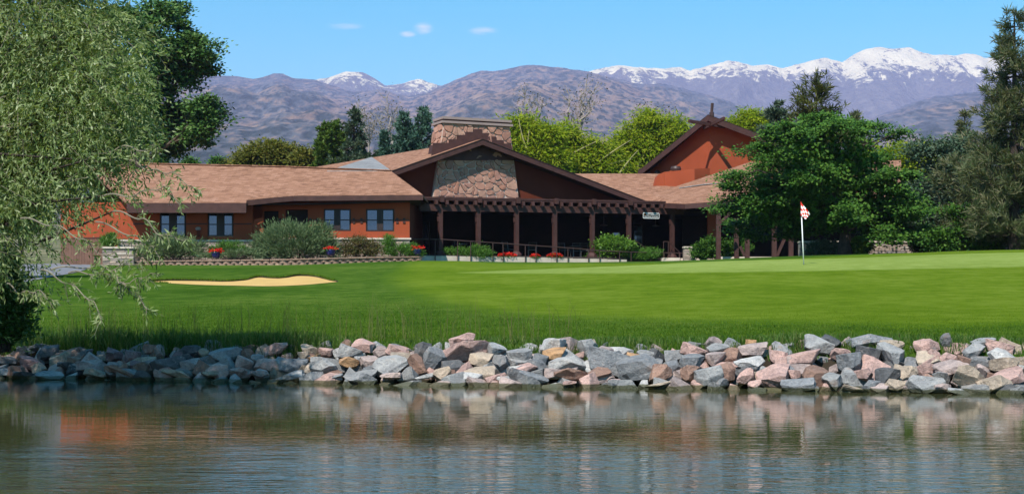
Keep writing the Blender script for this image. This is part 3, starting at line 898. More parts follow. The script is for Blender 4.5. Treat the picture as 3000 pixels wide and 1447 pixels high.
def ledge_wall(parent, P, Q, z0a, z0b, z1, seed, name='ledge_stones', depth=0.22):
    """stacked courses of uneven stones on the line P-Q, from the foot z0 to the top z1"""
    r = random.Random(seed); mb = MB()
    P, Q = Vector((P.x, P.y, 0)), Vector((Q.x, Q.y, 0)); L = (Q - P).length; d = (Q - P).normalized(); n = Vector((d.y, -d.x, 0))
    if n.y > 0: n = -n
    z = min(z0a, z0b)
    core = MB(); core.prism([P - n * depth, Q - n * depth, Q - n * 0.05, P - n * 0.05], (0, 0, z1 - z)) if False else None
    while z < z1 - 0.03:
        h = min(r.uniform(0.07, 0.16), z1 - z); x = 0.0
        while x < L - 0.02:
            w = min(r.uniform(0.22, 0.65), L - x)
            if L - x - w < 0.12: w = L - x
            out = r.uniform(0.0, 0.05)
            c = P + d * (x + w / 2) - n * (depth / 2 - out) + UP * (z + h / 2)
            jg = lambda s: r.uniform(-s, s)
            a, b2, e = d * (w / 2 - 0.012), n * (depth / 2), UP * (h / 2 - 0.009)
            pts = []
            for zz in (-1, 1):
                for sx, sy in ((-1, 1), (1, 1), (1, -1), (-1, -1)):
                    pts.append(c + a * sx + b2 * sy + e * zz + d * jg(0.015) + UP * jg(0.010) + n * (jg(0.015) if sy > 0 else 0))
            mb.hexa(pts); x += w
        z += h
    o = mb.build(name, M['ledge'], parent); o['kind'] = 'stuff'
    c2 = MB(); zz = min(z0a, z0b)
    c2.hexa([P - n * (depth + .02) + UP * zz, Q - n * (depth + .02) + UP * zz, Q - n * 0.04 + UP * zz, P - n * 0.04 + UP * zz,
             P - n * (depth + .02) + UP * (z1 - .01), Q - n * (depth + .02) + UP * (z1 - .01), Q - n * 0.04 + UP * (z1 - .01), P - n * 0.04 + UP * (z1 - .01)])
    c2.build('wall_core', M['ledge'], parent)
    return o
def cap_row(parent, P, Q, z, seed, w=0.34, h=0.09, name='cap_stone'):
    r = random.Random(seed); P, Q = Vector((P.x, P.y, z)), Vector((Q.x, Q.y, z)); L = (Q - P).length; d = (Q - P).normalized()
    n = Vector((d.y, -d.x, 0)); n = -n if n.y > 0 else n
    x = 0
    while x < L - 0.02:
        k = min(r.uniform(0.9, 1.5), L - x)
        if L - x - k < 0.3: k = L - x
        m = MB(); m.box(P + d * (x + k / 2) - n * (w / 2 - 0.09) + UP * (h / 2 + r.uniform(0, 0.008)), k - 0.012, w, h, d, n)
        m.build(name, M['cap'], parent); x += k
zc = Z_at(697, DM - 0.1)
ledge_wall(club, at(770, 0, DM - 0.06), at(1201, 0, DM - 0.06), 2.9, 2.9, zc - 0.09, 3)
cap_row(club, at(770, 0, DM - 0.06), at(1205, 0, DM - 0.06), zc - 0.09, 4)
zl = Z_at(703, DL - 0.1)
ledge_wall(club, at(386, 0, DL - 0.06), at(741, 0, DL - 0.06), 2.7, 2.7, zl - 0.09, 5)
cap_row(club, at(384, 0, DL - 0.06), at(741, 0, DL - 0.06), zl - 0.09, 6)

# ---- main hall with the stone gable
FZ = 3.77
tF, tW = 1.35, 2.4
apex = st(1413, 408, tF); rgt = st(1866, 580, tF); lft = st(1147, 501, tF)
sA = (apex - A0).dot(U); sR = (rgt - A0).dot(U); sL = (lft - A0).dot(U)
gR = (apex.z - rgt.z) / (sR - sA); gL = (apex.z - lft.z) / (sA - sL)
def zroof(s): return apex.z - (gR * (s - sA) if s > sA else gL * (sA - s))
sL2 = sA - 12.0; sR2 = sR + 1.3; TB = 27.0
RD = Vector((-7.64, 10.8, 0)).normalized() * TB      # the ridge runs back and to the left
roof_sheet('roof', [[W(sL2, tF, zroof(sL2)), W(sA, tF, apex.z), W(sA, tF, apex.z) + RD, W(sL2, tF, zroof(sL2)) + RD]], 0.10, M['shingle'], club, -U - UP * gL)
roof_sheet('roof', [[W(sA + .002, tF, apex.z - .001), W(sR, tF, rgt.z), W(sR, tF, rgt.z) + RD, W(sA + .002, tF, apex.z - .001) + RD]], 0.10, M['shingle'], club, U - UP * gR)
for a, b in ((sL2, sA), (sA, sR2)):
    m = MB(); m.prism([W(a, tF - .06, zroof(a) - .03), W(b, tF - .06, zroof(b) - .03), W(b, tF - .06, zroof(b) - .34), W(a, tF - .06, zroof(a) - .34)], NB * 0.06)
    m.build('fascia', M['trim'], club)
    m = MB(); m.prism([W(a, tF - .09, zroof(a) + .01), W(b, tF - .09, zroof(b) + .01), W(b, tF - .09, zroof(b) - .028), W(a, tF - .09, zroof(a) - .028)], NB * 0.1)
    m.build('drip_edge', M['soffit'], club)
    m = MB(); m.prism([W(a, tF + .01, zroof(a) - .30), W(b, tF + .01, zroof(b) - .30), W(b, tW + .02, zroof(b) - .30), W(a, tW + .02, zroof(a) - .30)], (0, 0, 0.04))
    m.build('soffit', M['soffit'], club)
mb = MB()
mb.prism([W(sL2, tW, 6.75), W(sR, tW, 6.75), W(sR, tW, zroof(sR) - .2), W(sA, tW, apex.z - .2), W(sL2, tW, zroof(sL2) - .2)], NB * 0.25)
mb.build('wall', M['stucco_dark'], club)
# grey shingles on the saddle between the two roofs
def ridge_at(px):
    k = (px - CX) / F
    p = W(sA, tF, apex.z); r = RD.normalized(); t = (k * p.y - p.x) / (r.x - k * r.y)
    return p + r * t + UP * 0.05
gA = rp(958, 80.1, 0.03); gC = rp(1146, 80.2, 0.03); gB_ = ridge_at(1089)
roof_sheet('roof_saddle', [[gA, gC, gB_]], 0.04, M['shingle_grey'], club, (0, -1, -0.3))

# ---- chimney of flagstones
ch0 = [(1269, 575), (1520, 577)]; ch1 = [(1300, 361), (1493, 361)]
tC = tW - 0.30
cb = [st(*ch0[0], tC), st(*ch0[1], tC)]; ct = [st(*ch1[0], tC), st(*ch1[1], tC)]
zb, zt = 6.95, ct[0].z
sb = [(p - A0).dot(U) for p in cb]; stp = [(p - A0).dot(U) for p in ct]
# carry the taper down to zb
def lerp(a, b, t): return a + (b - a) * t
q = (zb - cb[0].z) / (zt - cb[0].z); sbl, sbr = lerp(sb[0], stp[0], q), lerp(sb[1], stp[1], q)
CD = 1.45
mb = MB(); mb.hexa([W(sbl, tC, zb), W(sbr, tC, zb), W(sbr, tC + CD, zb), W(sbl, tC + CD, zb), W(stp[0], tC, zt), W(stp[1], tC, zt), W(stp[1], tC + CD, zt), W(stp[0], tC + CD, zt)])
chim = mb.build('chimney', M['mortar'], club)
def voronoi_cells(poly, n, seed, relax=2, aspect=1.0):
    r = random.Random(seed)
    xs = [p[0] for p in poly]; ys = [p[1] for p in poly]
    pa = np.array(poly)
    pts = []
    while len(pts) < n:
        p = (r.uniform(min(xs), max(xs)), r.uniform(min(ys), max(ys)))
        if in_poly(np.array([p]), pa)[0]: pts.append(p)
    def clip(poly, m, nrm):
        out = []
        for i in range(len(poly)):
            a, b = poly[i], poly[(i + 1) % len(poly)]
            da = (a[0] - m[0]) * nrm[0] + (a[1] - m[1]) * nrm[1]; db = (b[0] - m[0]) * nrm[0] + (b[1] - m[1]) * nrm[1]
            if da <= 0: out.append(a)
            if (da < 0 < db) or (db < 0 < da):
                t = da / (da - db); out.append((a[0] + (b[0] - a[0]) * t, a[1] + (b[1] - a[1]) * t))
        return out
    for it in range(relax + 1):
        cells = []
        for i, p in enumerate(pts):
            c = list(poly)
            for j, q2 in enumerate(pts):
                if i == j: continue
                m = ((p[0] + q2[0]) / 2, (p[1] + q2[1]) / 2); nv = (q2[0] - p[0], (q2[1] - p[1]) * aspect)
                c = clip(c, m, nv)
                if len(c) < 3: break
            cells.append(c)
        if it < relax:
            pts = [(sum(v[0] for v in c) / len(c) + r.uniform(-.06, .06), sum(v[1] for v in c) / len(c) + r.uniform(-.06, .06)) if len(c) >= 3 else p for c, p in zip(cells, pts)]
    return [c for c in cells if len(c) >= 3]
def flag_stones(parent, poly, n, place, out, seed, mat=None, name='stone', gap=0.022):
    """one flat stone per cell, set in from the joint and standing proud by an uneven amount"""
    r = random.Random(seed + 1)
    for c in voronoi_cells(poly, n, seed, 0, 1.35):
        cx = sum(p[0] for p in c) / len(c); cy = sum(p[1] for p in c) / len(c)
        sh = []
        for i in range(len(c)):
            p0, p1, p2 = c[i - 1], c[i], c[(i + 1) % len(c)]
            for t in (0.22, 0.0):
                qx, qy = (lerp(p1[0], p0[0], .22), lerp(p1[1], p0[1], .22)) if t else (lerp(p1[0], p2[0], .22), lerp(p1[1], p2[1], .22))
                d = math.hypot(cx - qx, cy - qy)
                k = min(0.6, gap * r.uniform(.7, 1.5) / max(d, 1e-3))
                sh.append((lerp(qx, cx, k), lerp(qy, cy, k)))
        pr = r.uniform(0.035, 0.11); nrm = out
        base = [place(*p) - nrm * 0.01 for p in sh]; topl = [place(lerp(p[0], cx, .05), lerp(p[1], cy, .05)) + nrm * (pr + r.uniform(-.012, .012)) for p in sh]
        k = len(sh); m = MB()
        cpt = place(cx, cy) + nrm * (pr + r.uniform(0, 0.02))
        fs = [(i, (i + 1) % k, k + (i + 1) % k, k + i) for i in range(k)] + [(k + i, k + (i + 1) % k, 2 * k) for i in range(k)]
        m.add(base + topl + [cpt], fs); m.build(name, mat or M['flag'], parent)
flag_stones(chim, [(sbl, zb), (sbr, zb), (stp[1], zt), (stp[0], zt)], 140, lambda s, z: W(s, tC, z), -NB, 31)
def left_face(v, z):
    k = (z - zb) / (zt - zb); return W(lerp(sbl, stp[0], k), tC + v, z)
flag_stones(chim, [(0.02, 9.6), (CD, 9.6), (CD, zt), (0.02, zt)], 9, left_face, (-U + UP * 0.1).normalized(), 33)
m = MB(); m.box(W((sbl + sbr) / 2, tC - 0.06, zb - 0.06), sbr - sbl + 0.12, 0.5, 0.10, U, NB); m.build('sill', M['cap'], chim)
sm = (stp[0] + stp[1]) / 2; sw = stp[1] - stp[0]
for dz, h, g, mt in ((0.03, 0.14, 0.16, M['capmetal']), (0.17, 0.10, 0.02, M['trim']), (0.27, 0.15, 0.10, M['capmetal'])):
    m = MB(); m.box(W(sm, tC + CD / 2, zt + dz + h / 2 - 0.03), sw + g * 2, CD + g * 2, h - .004, U, NB); m.build('chimney_cap', mt, chim)
# stepped flashing where the roof meets the stone
stepp = [(1262, 470), (1269, 419), (1315, 419), (1315, 408.5), (1339, 408.5), (1339, 396), (1363, 396), (1363, 387), (1388, 387), (1388, 378.5), (1412, 378.5), (1412, 390.5), (1430, 390.5), (1430, 400.5), (1454, 400.5), (1454, 411), (1476, 411), (1476, 421), (1497, 421), (1509, 470)]
m = MB(); m.prism([st(x, y, tC - 0.11) for x, y in stepp], NB * 0.04); m.build('flashing', M['trim'], chim)
m = MB(); m.prism([left_face(-0.08, z) - U * g for z, g in ((9.6, 0.14), (st(1269, 419, tC).z, 0.12))] + [left_face(CD, z) - U * g for z, g in ((st(1269, 419, tC).z, 0.12), (9.6, 0.14))], -U * 0.03); m.build('flashing', M['trim'], chim)

# ---- porch under the hall: deep, dark, with doors and windows at the back
sE = s_of(2060, 3.0)
m = MB(); m.prism([W(-3.5, -0.5, FZ - 0.02), W(sE, -0.5, FZ - 0.02), W(sE, 9.5, FZ - 0.02), W(-3.5, 9.5, FZ - 0.02)], (0, 0, -0.6)); m.build('porch_floor', mat_simple('dark_porch_deck', (0.05, 0.04, 0.035), 0.9), club)  # floor colour darkened to keep sun bounce off the ceiling
m = MB(); m.prism([W(-3.5, 0.6, 6.72), W(sE + 6, 0.6, 6.72), W(sE + 6, 9.5, 6.72), W(-3.5, 9.5, 6.72)], (0, 0, 0.06)); m.build('porch_ceiling', M['porch_shade'], club)
m = MB(); m.prism([W(-3.5, 8.0, FZ), W(sE + 8, 8.0, FZ), W(sE + 8, 8.0, 6.72), W(-3.5, 8.0, 6.72)], NB * 0.2); m.build('porch_back_wall', M['porch_shade'], club)
m = MB(); m.prism([W(sE + 8, 1.5, FZ - 1), W(sE + 8, 8.2, FZ - 1), W(sE + 8, 8.2, 6.72), W(sE + 8, 1.5, 6.72)], U * 0.2); m.build('wall', M['porch_shade'], club)
def porch_glass(x0, y0, x1, y1, t):
    D = st((x0 + x1) / 2, y0, t).y - 0.9          # added block holds the pane square to the eye, so it mirrors sky
    a, b = at(x0, y1, D), at(x1, y0, D); c = (a + b) / 2
    m = MB(); m.box(c + Vector((0, .55, 0)), b.x - a.x + .16, 1.0, b.z - a.z + .16); f = m.build('window', M['frame'], club)
    m = MB(); m.box(c + Vector((0, .035, 0)), b.x - a.x, .02, b.z - a.z); m.build('pane', M['glass'], f)
porch_glass(1859, 657, 1881, 718, 7.85)
porch_glass(1790, 682, 1815, 705, 7.85)
porch_glass(1242, 652, 1253, 742, 7.85)
# two small pale lamps glinting under the ceiling
for px, py in ((1769, 661), (1921, 663)):
    p = st(px, py, 5.0)
    m = MB(); m.lathe(p, [(0.03, 0.10), (0.26, 0.02), (0.20, -0.01), (0.03, -0.04)], 14); m.tube([p + UP * .1, Vector((p.x, p.y, 6.72))], 0.012, 5)
    l = m.build('pendant_lamp', M['capmetal']); tag(l, 'small pale pendant lamp hanging in the porch, ' + ('above the round shrub' if px < 1800 else 'right of the blue door glass'), 'lamp')

# ---- right wing roofs
Rr = [at(1640, 509, 96), at(1960, 509, 96)]
roof_sheet('roof', [[Vector((X_at(1600, 88.4), 88.4, 7.06)), Vector((X_at(2010, 88.4), 88.4, 7.06)), Rr[1], Rr[0]]], 0.1, M['shingle'], club, (0, -1, -0.33))
P1, P2, P3, P4 = at(1904, 593, 88.3), at(2006, 597, 85.2), at(2125, 588, 84.6), at(2640, 580, 86)
P5, P6, P7 = at(2640, 470, 96), at(2200, 474, 95), at(1905, 571, 89.6)
roof_sheet('roof', [[P1, P2, P7], [P2, P6, P7], [P2, P3, P6], [P3, P4, P5, P6]], 0.10, M['shingle'], club, (0.1, -1, -0.35))
def on_plane(px, py, a, b, c):
    n = (b - a).cross(c - a); d = Vector(((px - CX) / F, 1, (HY - py) / F)); e = Vector((0, 0, EYE))
    return e + d * ((a - e).dot(n) / d.dot(n))
m = MB(); g0, g1, g2 = on_plane(1990, 552, P2, P6, P7), on_plane(2065, 541, P2, P3, P6), on_plane(2150, 535, P3, P4, P6)
for a, b in ((g0, g1), (g1, g2)): m.beam(a + UP * .01, b + UP * .01, 0.34, 0.05)
o = m.build('ridge_cap', M['shingle_grey'], club); roof_uv(o, (0, -1, -.3))
for a, b in ((P1, P2), (P2, P3), (P3, P4)):
    f = Vector((0, -0.04, -0.17)); m = MB(); m.beam(a + f, b + f, 0.05, 0.30); m.build('fascia', M['trim'], club)
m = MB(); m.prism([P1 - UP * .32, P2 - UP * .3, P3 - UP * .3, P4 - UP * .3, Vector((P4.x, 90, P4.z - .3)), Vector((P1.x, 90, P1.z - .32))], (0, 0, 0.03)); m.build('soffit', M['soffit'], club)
m = MB(); c = at(2045, 606, 86); m.box(c + Vector((0, .3, 0)), 0.14, 0.8, 0.14); m.build('rafter_tail', M['capmetal'], club)
wall_poly('wall', [(2000, 600), (2700, 600), (2700, 780), (2000, 780)], 93.0, 0.25, M['porch_shade'])
# orange pier with stone foot
m = MB(); a, b = at(2075, 703, 87), at(2101, 600, 87); m.box(((a.x + b.x) / 2, 87.3, (a.z + b.z) / 2), b.x - a.x, 0.55, b.z - a.z); m.build('pier', M['stucco'], club)
m = MB(); m.box(((a.x + b.x) / 2, 87.3, a.z + .02), b.x - a.x + .2, 0.75, 0.12); m.build('cap_stone', M['cap'], club)
ledge_wall(club, at(2072, 0, 87.0), at(2104, 0, 87.0), 3.2, 3.2, a.z - .04, 8, depth=0.5)

# ---- tower with prow gable and crossed ridge poles
DT = 95.0
E1, E0 = at(2079, 352, DT), Vector((X_at(2079, DT), DT, 7.0))
Lt, Rt = at(1893, 506, 100.0), at(2460, 505, 96.8)
Rtm = lerp(E1, Rt, 1.0)
m = MB(); m.prism([E0, E1, Vector((Lt.x, Lt.y, Lt.z - .1)), Vector((Lt.x, Lt.y, 7.0))], (0.25, 0.3, 0)); m.build('tower_wall', M['stucco'], club)
m = MB(); m.prism([E0, Vector((Rt.x, Rt.y, 7.0)), Vector((Rt.x, Rt.y, Rt.z - .1)), E1], (-0.1, 0.3, 0)); m.build('tower_wall', M['stucco'], club)
pk = at(2074, 339, DT - 0.9)
def rake(p, q, back, nm='tower_roof'):
    m = MB(); m.prism([p, q, q + back, p + back], (0, 0, -0.12)); o = m.build(nm, M['shingle'], club); roof_uv(o, (q - p)); return o
offL = Vector((-0.35, -0.75, 0)); offR = Vector((0.25, -0.8, 0))
Lr = Lt + offL + UP * 0.22 + (Lt - E1).normalized() * 0.5; Rrk = Rt + offR + UP * 0.22
ridge_b = Vector((3.0, 14.0, -0.3))
rake(pk, Lr, ridge_b + Vector((-2, 0, 0))); rake(pk + Vector((.003, 0, -.002)), Rrk, ridge_b)
for a, b in ((pk, Lr), (pk, Rrk)):
    m = MB(); m.prism([a + UP * .02, b + UP * .02, b - UP * .36, a - UP * .36], Vector((0, -0.06, 0))); m.build('fascia', M['trim'], club)
    m = MB(); m.prism([a + UP * .07 + Vector((0, -.07, 0)), b + UP * .07 + Vector((0, -.07, 0)), b + UP * .025 + Vector((0, -.07, 0)), a + UP * .025 + Vector((0, -.07, 0))], Vector((0, 0.12, 0))); m.build('drip_edge', M['soffit'], club)
    w0 = E1 if a is pk else a
m = MB(); m.prism([pk - UP * .3, Lr - UP * .3, Lt - UP * .12 + Vector((0.1, .1, 0)), E1 + Vector((0, .15, -.05))], (0, 0, .04)); m.prism([pk - UP * .3, E1 + Vector((0, .15, -.05)), Rt + UP * -.12, Rrk - UP * .3], (0, 0, .04)); m.build('soffit', M['soffit'], club)
for a, b in ((at(2122, 372, DT - .2), at(2018, 355, DT - 2.4)), (at(2062, 376, DT - .2), at(2122, 347, DT - 2.4))):
    m = MB(); m.beam(a, b, 0.16, 0.20); m.build('ridge_pole', M['trim'], club)
m = MB(); p = at(2085, 345, DT + .4); m.tube([p - UP * .6, p + UP * .35], 0.16, 8); m.tube([p + UP * .35, at(2087, 303, DT + .4)], 0.10, 8); m.build('flue_pipe', M['rust_metal'], club)
# lower parapet block in front of the tower, roof vent on it
Dk = 93.0
m = MB(); m.prism([at(1905, 563, Dk), at(1928, 512, Dk), at(1946, 504, Dk), at(1946, 600, Dk), at(1905, 600, Dk)], (0, 3.0, 0)); m.build('parapet', M['stucco'], club)
m = MB(); m.prism([at(1946.3, 504, Dk), at(2035, 495, Dk - .4), at(2035, 600, Dk - .4), at(1946.3, 600, Dk)], (0, 3.0, 0)); m.build('parapet', M['stucco'], club)
m = MB(); m.prism([at(2035.3, 495, Dk - .4), at(2080, 493, Dk + .5), at(2080, 600, Dk + .5), at(2035.3, 600, Dk - .4)], (0, 2.0, 0)); m.build('parapet', M['stucco'], club)
m = MB(); m.beam(at(1896, 566, Dk - .5), at(1912, 573, Dk - .6), .5, .12); m.beam(at(1912, 573, Dk - .6), at(1935, 566, Dk - .2), .5, .12); m.build('flashing', M['rust_metal'], club)
m = MB(); p = at(1980, 500, Dk + .6); m.lathe(p, [(.20, -.3), (.20, -.02), (.34, 0), (.36, .12), (.30, .27), (.1, .30)], 16); m.build('roof_vent', M['rust_metal'], club, smooth=False)
m = MB(); p = at(1926, 508, 99); m.lathe(p, [(.22, -.5), (.22, .1), (.10, .22)], 12); m.build('roof_vent', M['rust_metal'], club)
m = MB(); p = at(1887, 506, 100); m.box(p, .75, .75, .55); m.build('roof_vent', M['rust_metal'], club)
# two flues on the left roof
for px, py, D, r in ((376, 470, 81.4, 0.30), (403, 468, 80.6, 0.21)):
    p = Vector((X_at(px, D), D, rp(px, D).z)); h = Z_at(py - (12 if r > .25 else 22), D) - p.z
    m = MB(); m.lathe(p, [(r, -.4), (r, h * .75), (r * 1.15, h * .76), (r * 1.15, h * .9), (r * .8, h)], 14); m.build('roof_vent', M['rust_metal'], club)

# ------------------------------------------------------------------ pergola along the porch
perg = empty('pergola', W(8, 0, FZ - .4), 'dark brown timber pergola running along the front of the dark porch', 'pergola')
def zp(s): return 7.07 + 0.0125 * s              # top of the front board follows the gently rising eave
s0, s1 = s_of(1213, 0), s_of(2012, 0)
m = MB(); m.prism([W(s0, -.14, zp(s0)), W(s1 - 1.6, -.14, zp(s1 - 1.6)), W(s1 - 1.6, -.14, zp(s1) - .12), W(s0, -.14, zp(s0) - .12)], NB * .08); m.build('front_board', M['trim'], perg)
m = MB(); m.prism([W(s0, -.12, zp(s0) - .125), W(s1 - .3, -.12, zp(s1 - .3) - .125), W(s1 - .3, -.12, zp(s1) - .20), W(s0, -.12, zp(s0) - .20)], NB * .06); m.build('front_board', M['trim'], perg)
m = MB(); m.prism([W(s0 + .35, .0, zp(s0) - .40), W(s1 - .2, .0, zp(s1) - .40), W(s1 - .2, .0, zp(s1) - .80), W(s0 + .35, .0, zp(s0) - .80)], NB * .14); m.build('beam', M['trim'], perg)
m = MB(); m.prism([W(s0, -.05, zp(s0) - .10), W(s1 - .5, -.05, zp(s1) - .10), W(s1 - .5, 2.5, zp(s1) - .06), W(s0, 2.5, zp(s0) - .06)], (0, 0, .05)); m.build('deck_boards', M['soffit'], perg)
posts = [1290, 1401, 1513, 1625, 1735, 1842, 1969]
ps = [s_of(p, .07) for p in posts]
rs = []
prev = s0 + .2
for a in ps + [s1 - .1]:
    n = max(1, round((a - prev) / 0.60)); rs += [prev + (a - prev) * (i + .5) / n for i in range(n)]; prev = a
raf = MB(); raf.hexa([Vector((-.075, -.32, -.08)), Vector((.075, -.32, -.08)), Vector((.075, 1.9, -.06)), Vector((-.075, 1.9, -.06)),
                      Vector((-.075, -.29, .15)), Vector((.075, -.29, .15)), Vector((.075, 1.9, .15)), Vector((-.075, 1.9, .15))])
ang = math.atan2(U.y, U.x); raf0 = None
for s in rs:
    if raf0 is None: raf0 = raf.build('rafter', M['trim'], perg, world=False); o = raf0
    else: o = raf0.copy(); COL.objects.link(o)
    o.location = W(s, 0, zp(s) - .355) - root_loc(perg); o.rotation_euler = (0, 0, ang)
post0 = None
for i, s in enumerate(ps):
    zt_ = zp(s) - .805; c = W(s, .07, 0)
    zf = 3.55
    m = MB(); m.box(c + UP * (zt_ + zf) / 2, .23, .23, zt_ - zf, U, NB)
    m.box(c - U * .14 + UP * (zt_ - .45), .06, .18, .28, U, NB); m.box(c - U * .13 + UP * (zt_ - .15), .04, .18, .2, U, NB)
    o = m.build('post', M['trim'], perg)
    m = MB(); m.lathe(c + UP * 3.5, [(.33, 0), (.33, .34), (.28, .42), (.17, .54)], 10); m.build('post_base', M['trim'], o)
    m = MB(); m.box(c - NB * .27 + UP * (zp(s) - .13), .26, .10, .34, U, NB); m.build('post_cap', M['trim'], o)
    m = MB(); m.beam(W(s + .28, -.26, zp(s) - .45), W(s + .28, .9, zp(s) - .42), .06, .2); m.build('rafter', M['trim'], perg)

# ------------------------------------------------------------------ hanging sign with its lettering
sgn = empty('hanging_sign', st(1907, 632, -.05), 'dark hanging sign with white border and two lines of white lettering under the pergola', 'sign')
def rrect(w, h, r, n=5):
    pts = []
    for cx, cy, a0 in ((w / 2 - r, h / 2 - r, 0), (-w / 2 + r, h / 2 - r, 90), (-w / 2 + r, -h / 2 + r, 180), (w / 2 - r, -h / 2 + r, 270)):
        for i in range(n + 1):
            a = math.radians(a0 + 90 * i / n); pts.append((cx + r * math.cos(a), cy + r * math.sin(a)))
    return pts
sw_, sh_ = 1.16, 0.36
o0 = sgn.location.copy()
def sp(x, y, d): return o0 + U * x + UP * y - NB * d
m = MB(); m.prism([sp(x, y, 0) for x, y in rrect(sw_, sh_, .07)], -NB * .03); m.build('sign_board', M['black_paint'], sgn)
m = MB(); ro, ri = rrect(sw_, sh_, .07), rrect(sw_ - .07, sh_ - .07, .045); k = len(ro)
m.add([sp(x, y, .034) for x, y in ro] + [sp(x, y, .034) for x, y in ri], [(i, (i + 1) % k, k + (i + 1) % k, k + i) for i in range(k)]); m.build('border', M['white'], sgn)
def lettering(txt, size, cx, cy, mat, parent, place):
    cu = bpy.data.curves.new('lettering', 'FONT'); cu.body = txt; cu.size = size; cu.align_x = 'CENTER'; cu.align_y = 'CENTER'; cu.extrude = 0.004; cu.offset = 0
    tmp = bpy.data.objects.new('tmp_text', cu); COL.objects.link(tmp)
    dg = bpy.context.evaluated_depsgraph_get(); me = bpy.data.meshes.new_from_object(tmp.evaluated_get(dg))
    bpy.data.objects.remove(tmp)
    off = root_loc(parent)
    for v in me.vertices: v.co = place(cx + v.co.x, cy + v.co.y, .036 + v.co.z) - off
    me.materials.clear()
    return link_mesh('lettering', me, mat, parent)
lettering('RESTAURANT', .135, .05, .065, M['white'], sgn, sp)
lettering('MEETING ROOMS', .122, .0, -.075, M['white'], sgn, sp)
m = MB(); m.lathe((0, 0, 0), [(.055, 0), (.055, .004)], 8)
for v in m.v: v.x, v.y, v.z = sp(-.49 + v.x * .8, .06 + v.y, .036 + v.z)
m.build('emblem', mat_simple('bronze_emblem', (.16, .09, .03), .5), sgn)
for x in (-.42, .42):
    m = MB(); m.tube([sp(x, sh_ / 2 - .01, .015), sp(x, sh_ / 2 + .22, .015)], .012, 6); m.build('hanger', M['rust_metal'], sgn)

print('DBG', gA, gC, gB_, apex, sA, sL, gL, gR, ridge_at(965))
# ------------------------------------------------------------------ rocks of the bank
def mat_rock():
    m, nt, b = new_mat('bank_rock')
    oi = nt.nodes.new('ShaderNodeObjectInfo')
    tc = nt.nodes.new('ShaderNodeTexCoord')
    ad = N(nt, 'ShaderNodeVectorMath', operation='ADD'); nt.links.new(position(nt), ad.inputs[0])
    cm = N(nt, 'ShaderNodeCombineXYZ'); ml = N(nt, 'ShaderNodeMath', operation='MULTIPLY'); nt.links.new(oi.outputs['Random'], ml.inputs[0]); ml.inputs[1].default_value = 50
    nt.links.new(ml.outputs[0], cm.inputs[2]); nt.links.new(cm.outputs[0], ad.inputs[1])
    v = ad.outputs[0]
    n1 = noise(nt, 4.0, 5, 0.62, v, 0.4); n2 = noise(nt, 22, 5, 0.7, v); n3 = noise(nt, 90, 3, 0.7, v)
    st_ = noise(nt, 7.0, 4, 0.6, v, 2.5)
    sh = ramp(nt, mixc(nt, 0.45, n1.outputs['Fac'], n2.outputs['Fac']), [(0.30, (0.38, 0.38, 0.40)), (0.48, (0.92, 0.92, 0.92)), (0.66, (1.5, 1.46, 1.40))])
    c = mixc(nt, 1.0, oi.outputs['Color'], sh.outputs[0], 'MULTIPLY')
    f = mrange(nt, st_.outputs['Fac'], 0.60, 0.68, 0, 0.55)
    c = mixc(nt, f, c, (0.42, 0.35, 0.32))                            # pale mineral streaks and lichen
    f2 = mrange(nt, n1.outputs['Fac'], 0.60, 0.72, 0, 0.5)
    c = mixc(nt, f2, c, (0.22, 0.12, 0.07))                           # rusty stain
    sp_ = mrange(nt, n3.outputs['Fac'], 0.56, 0.64, 0, 0.5)
    c = mixc(nt, sp_, c, (0.05, 0.05, 0.055))
    sep = N(nt, 'ShaderNodeSeparateXYZ'); nt.links.new(position(nt), sep.inputs[0])
    wob = N(nt, 'ShaderNodeMath', operation='MULTIPLY_ADD'); nt.links.new(n1.outputs['Fac'], wob.inputs[0]); wob.inputs[1].default_value = -0.06; nt.links.new(sep.outputs[2], wob.inputs[2])
    alg = mrange(nt, wob.outputs[0], 0.030, 0.010, 0, 0.85, True)
    c = mixc(nt, alg, c, (0.050, 0.052, 0.012))                       # algae at the waterline
    nt.links.new(c, b.inputs['Base Color'])
    rr = mrange(nt, wob.outputs[0], 0.04, 0.0, 0.85, 0.35); nt.links.new(rr, b.inputs['Roughness'])
    b.inputs['Specular IOR Level'].default_value = 0.3
    bm_ = mixc(nt, 0.5, n1.outputs['Fac'], n2.outputs['Fac'])
    bump(nt, b, bm_, 0.9, 0.09)
    return m
M['rock'] = mat_rock()
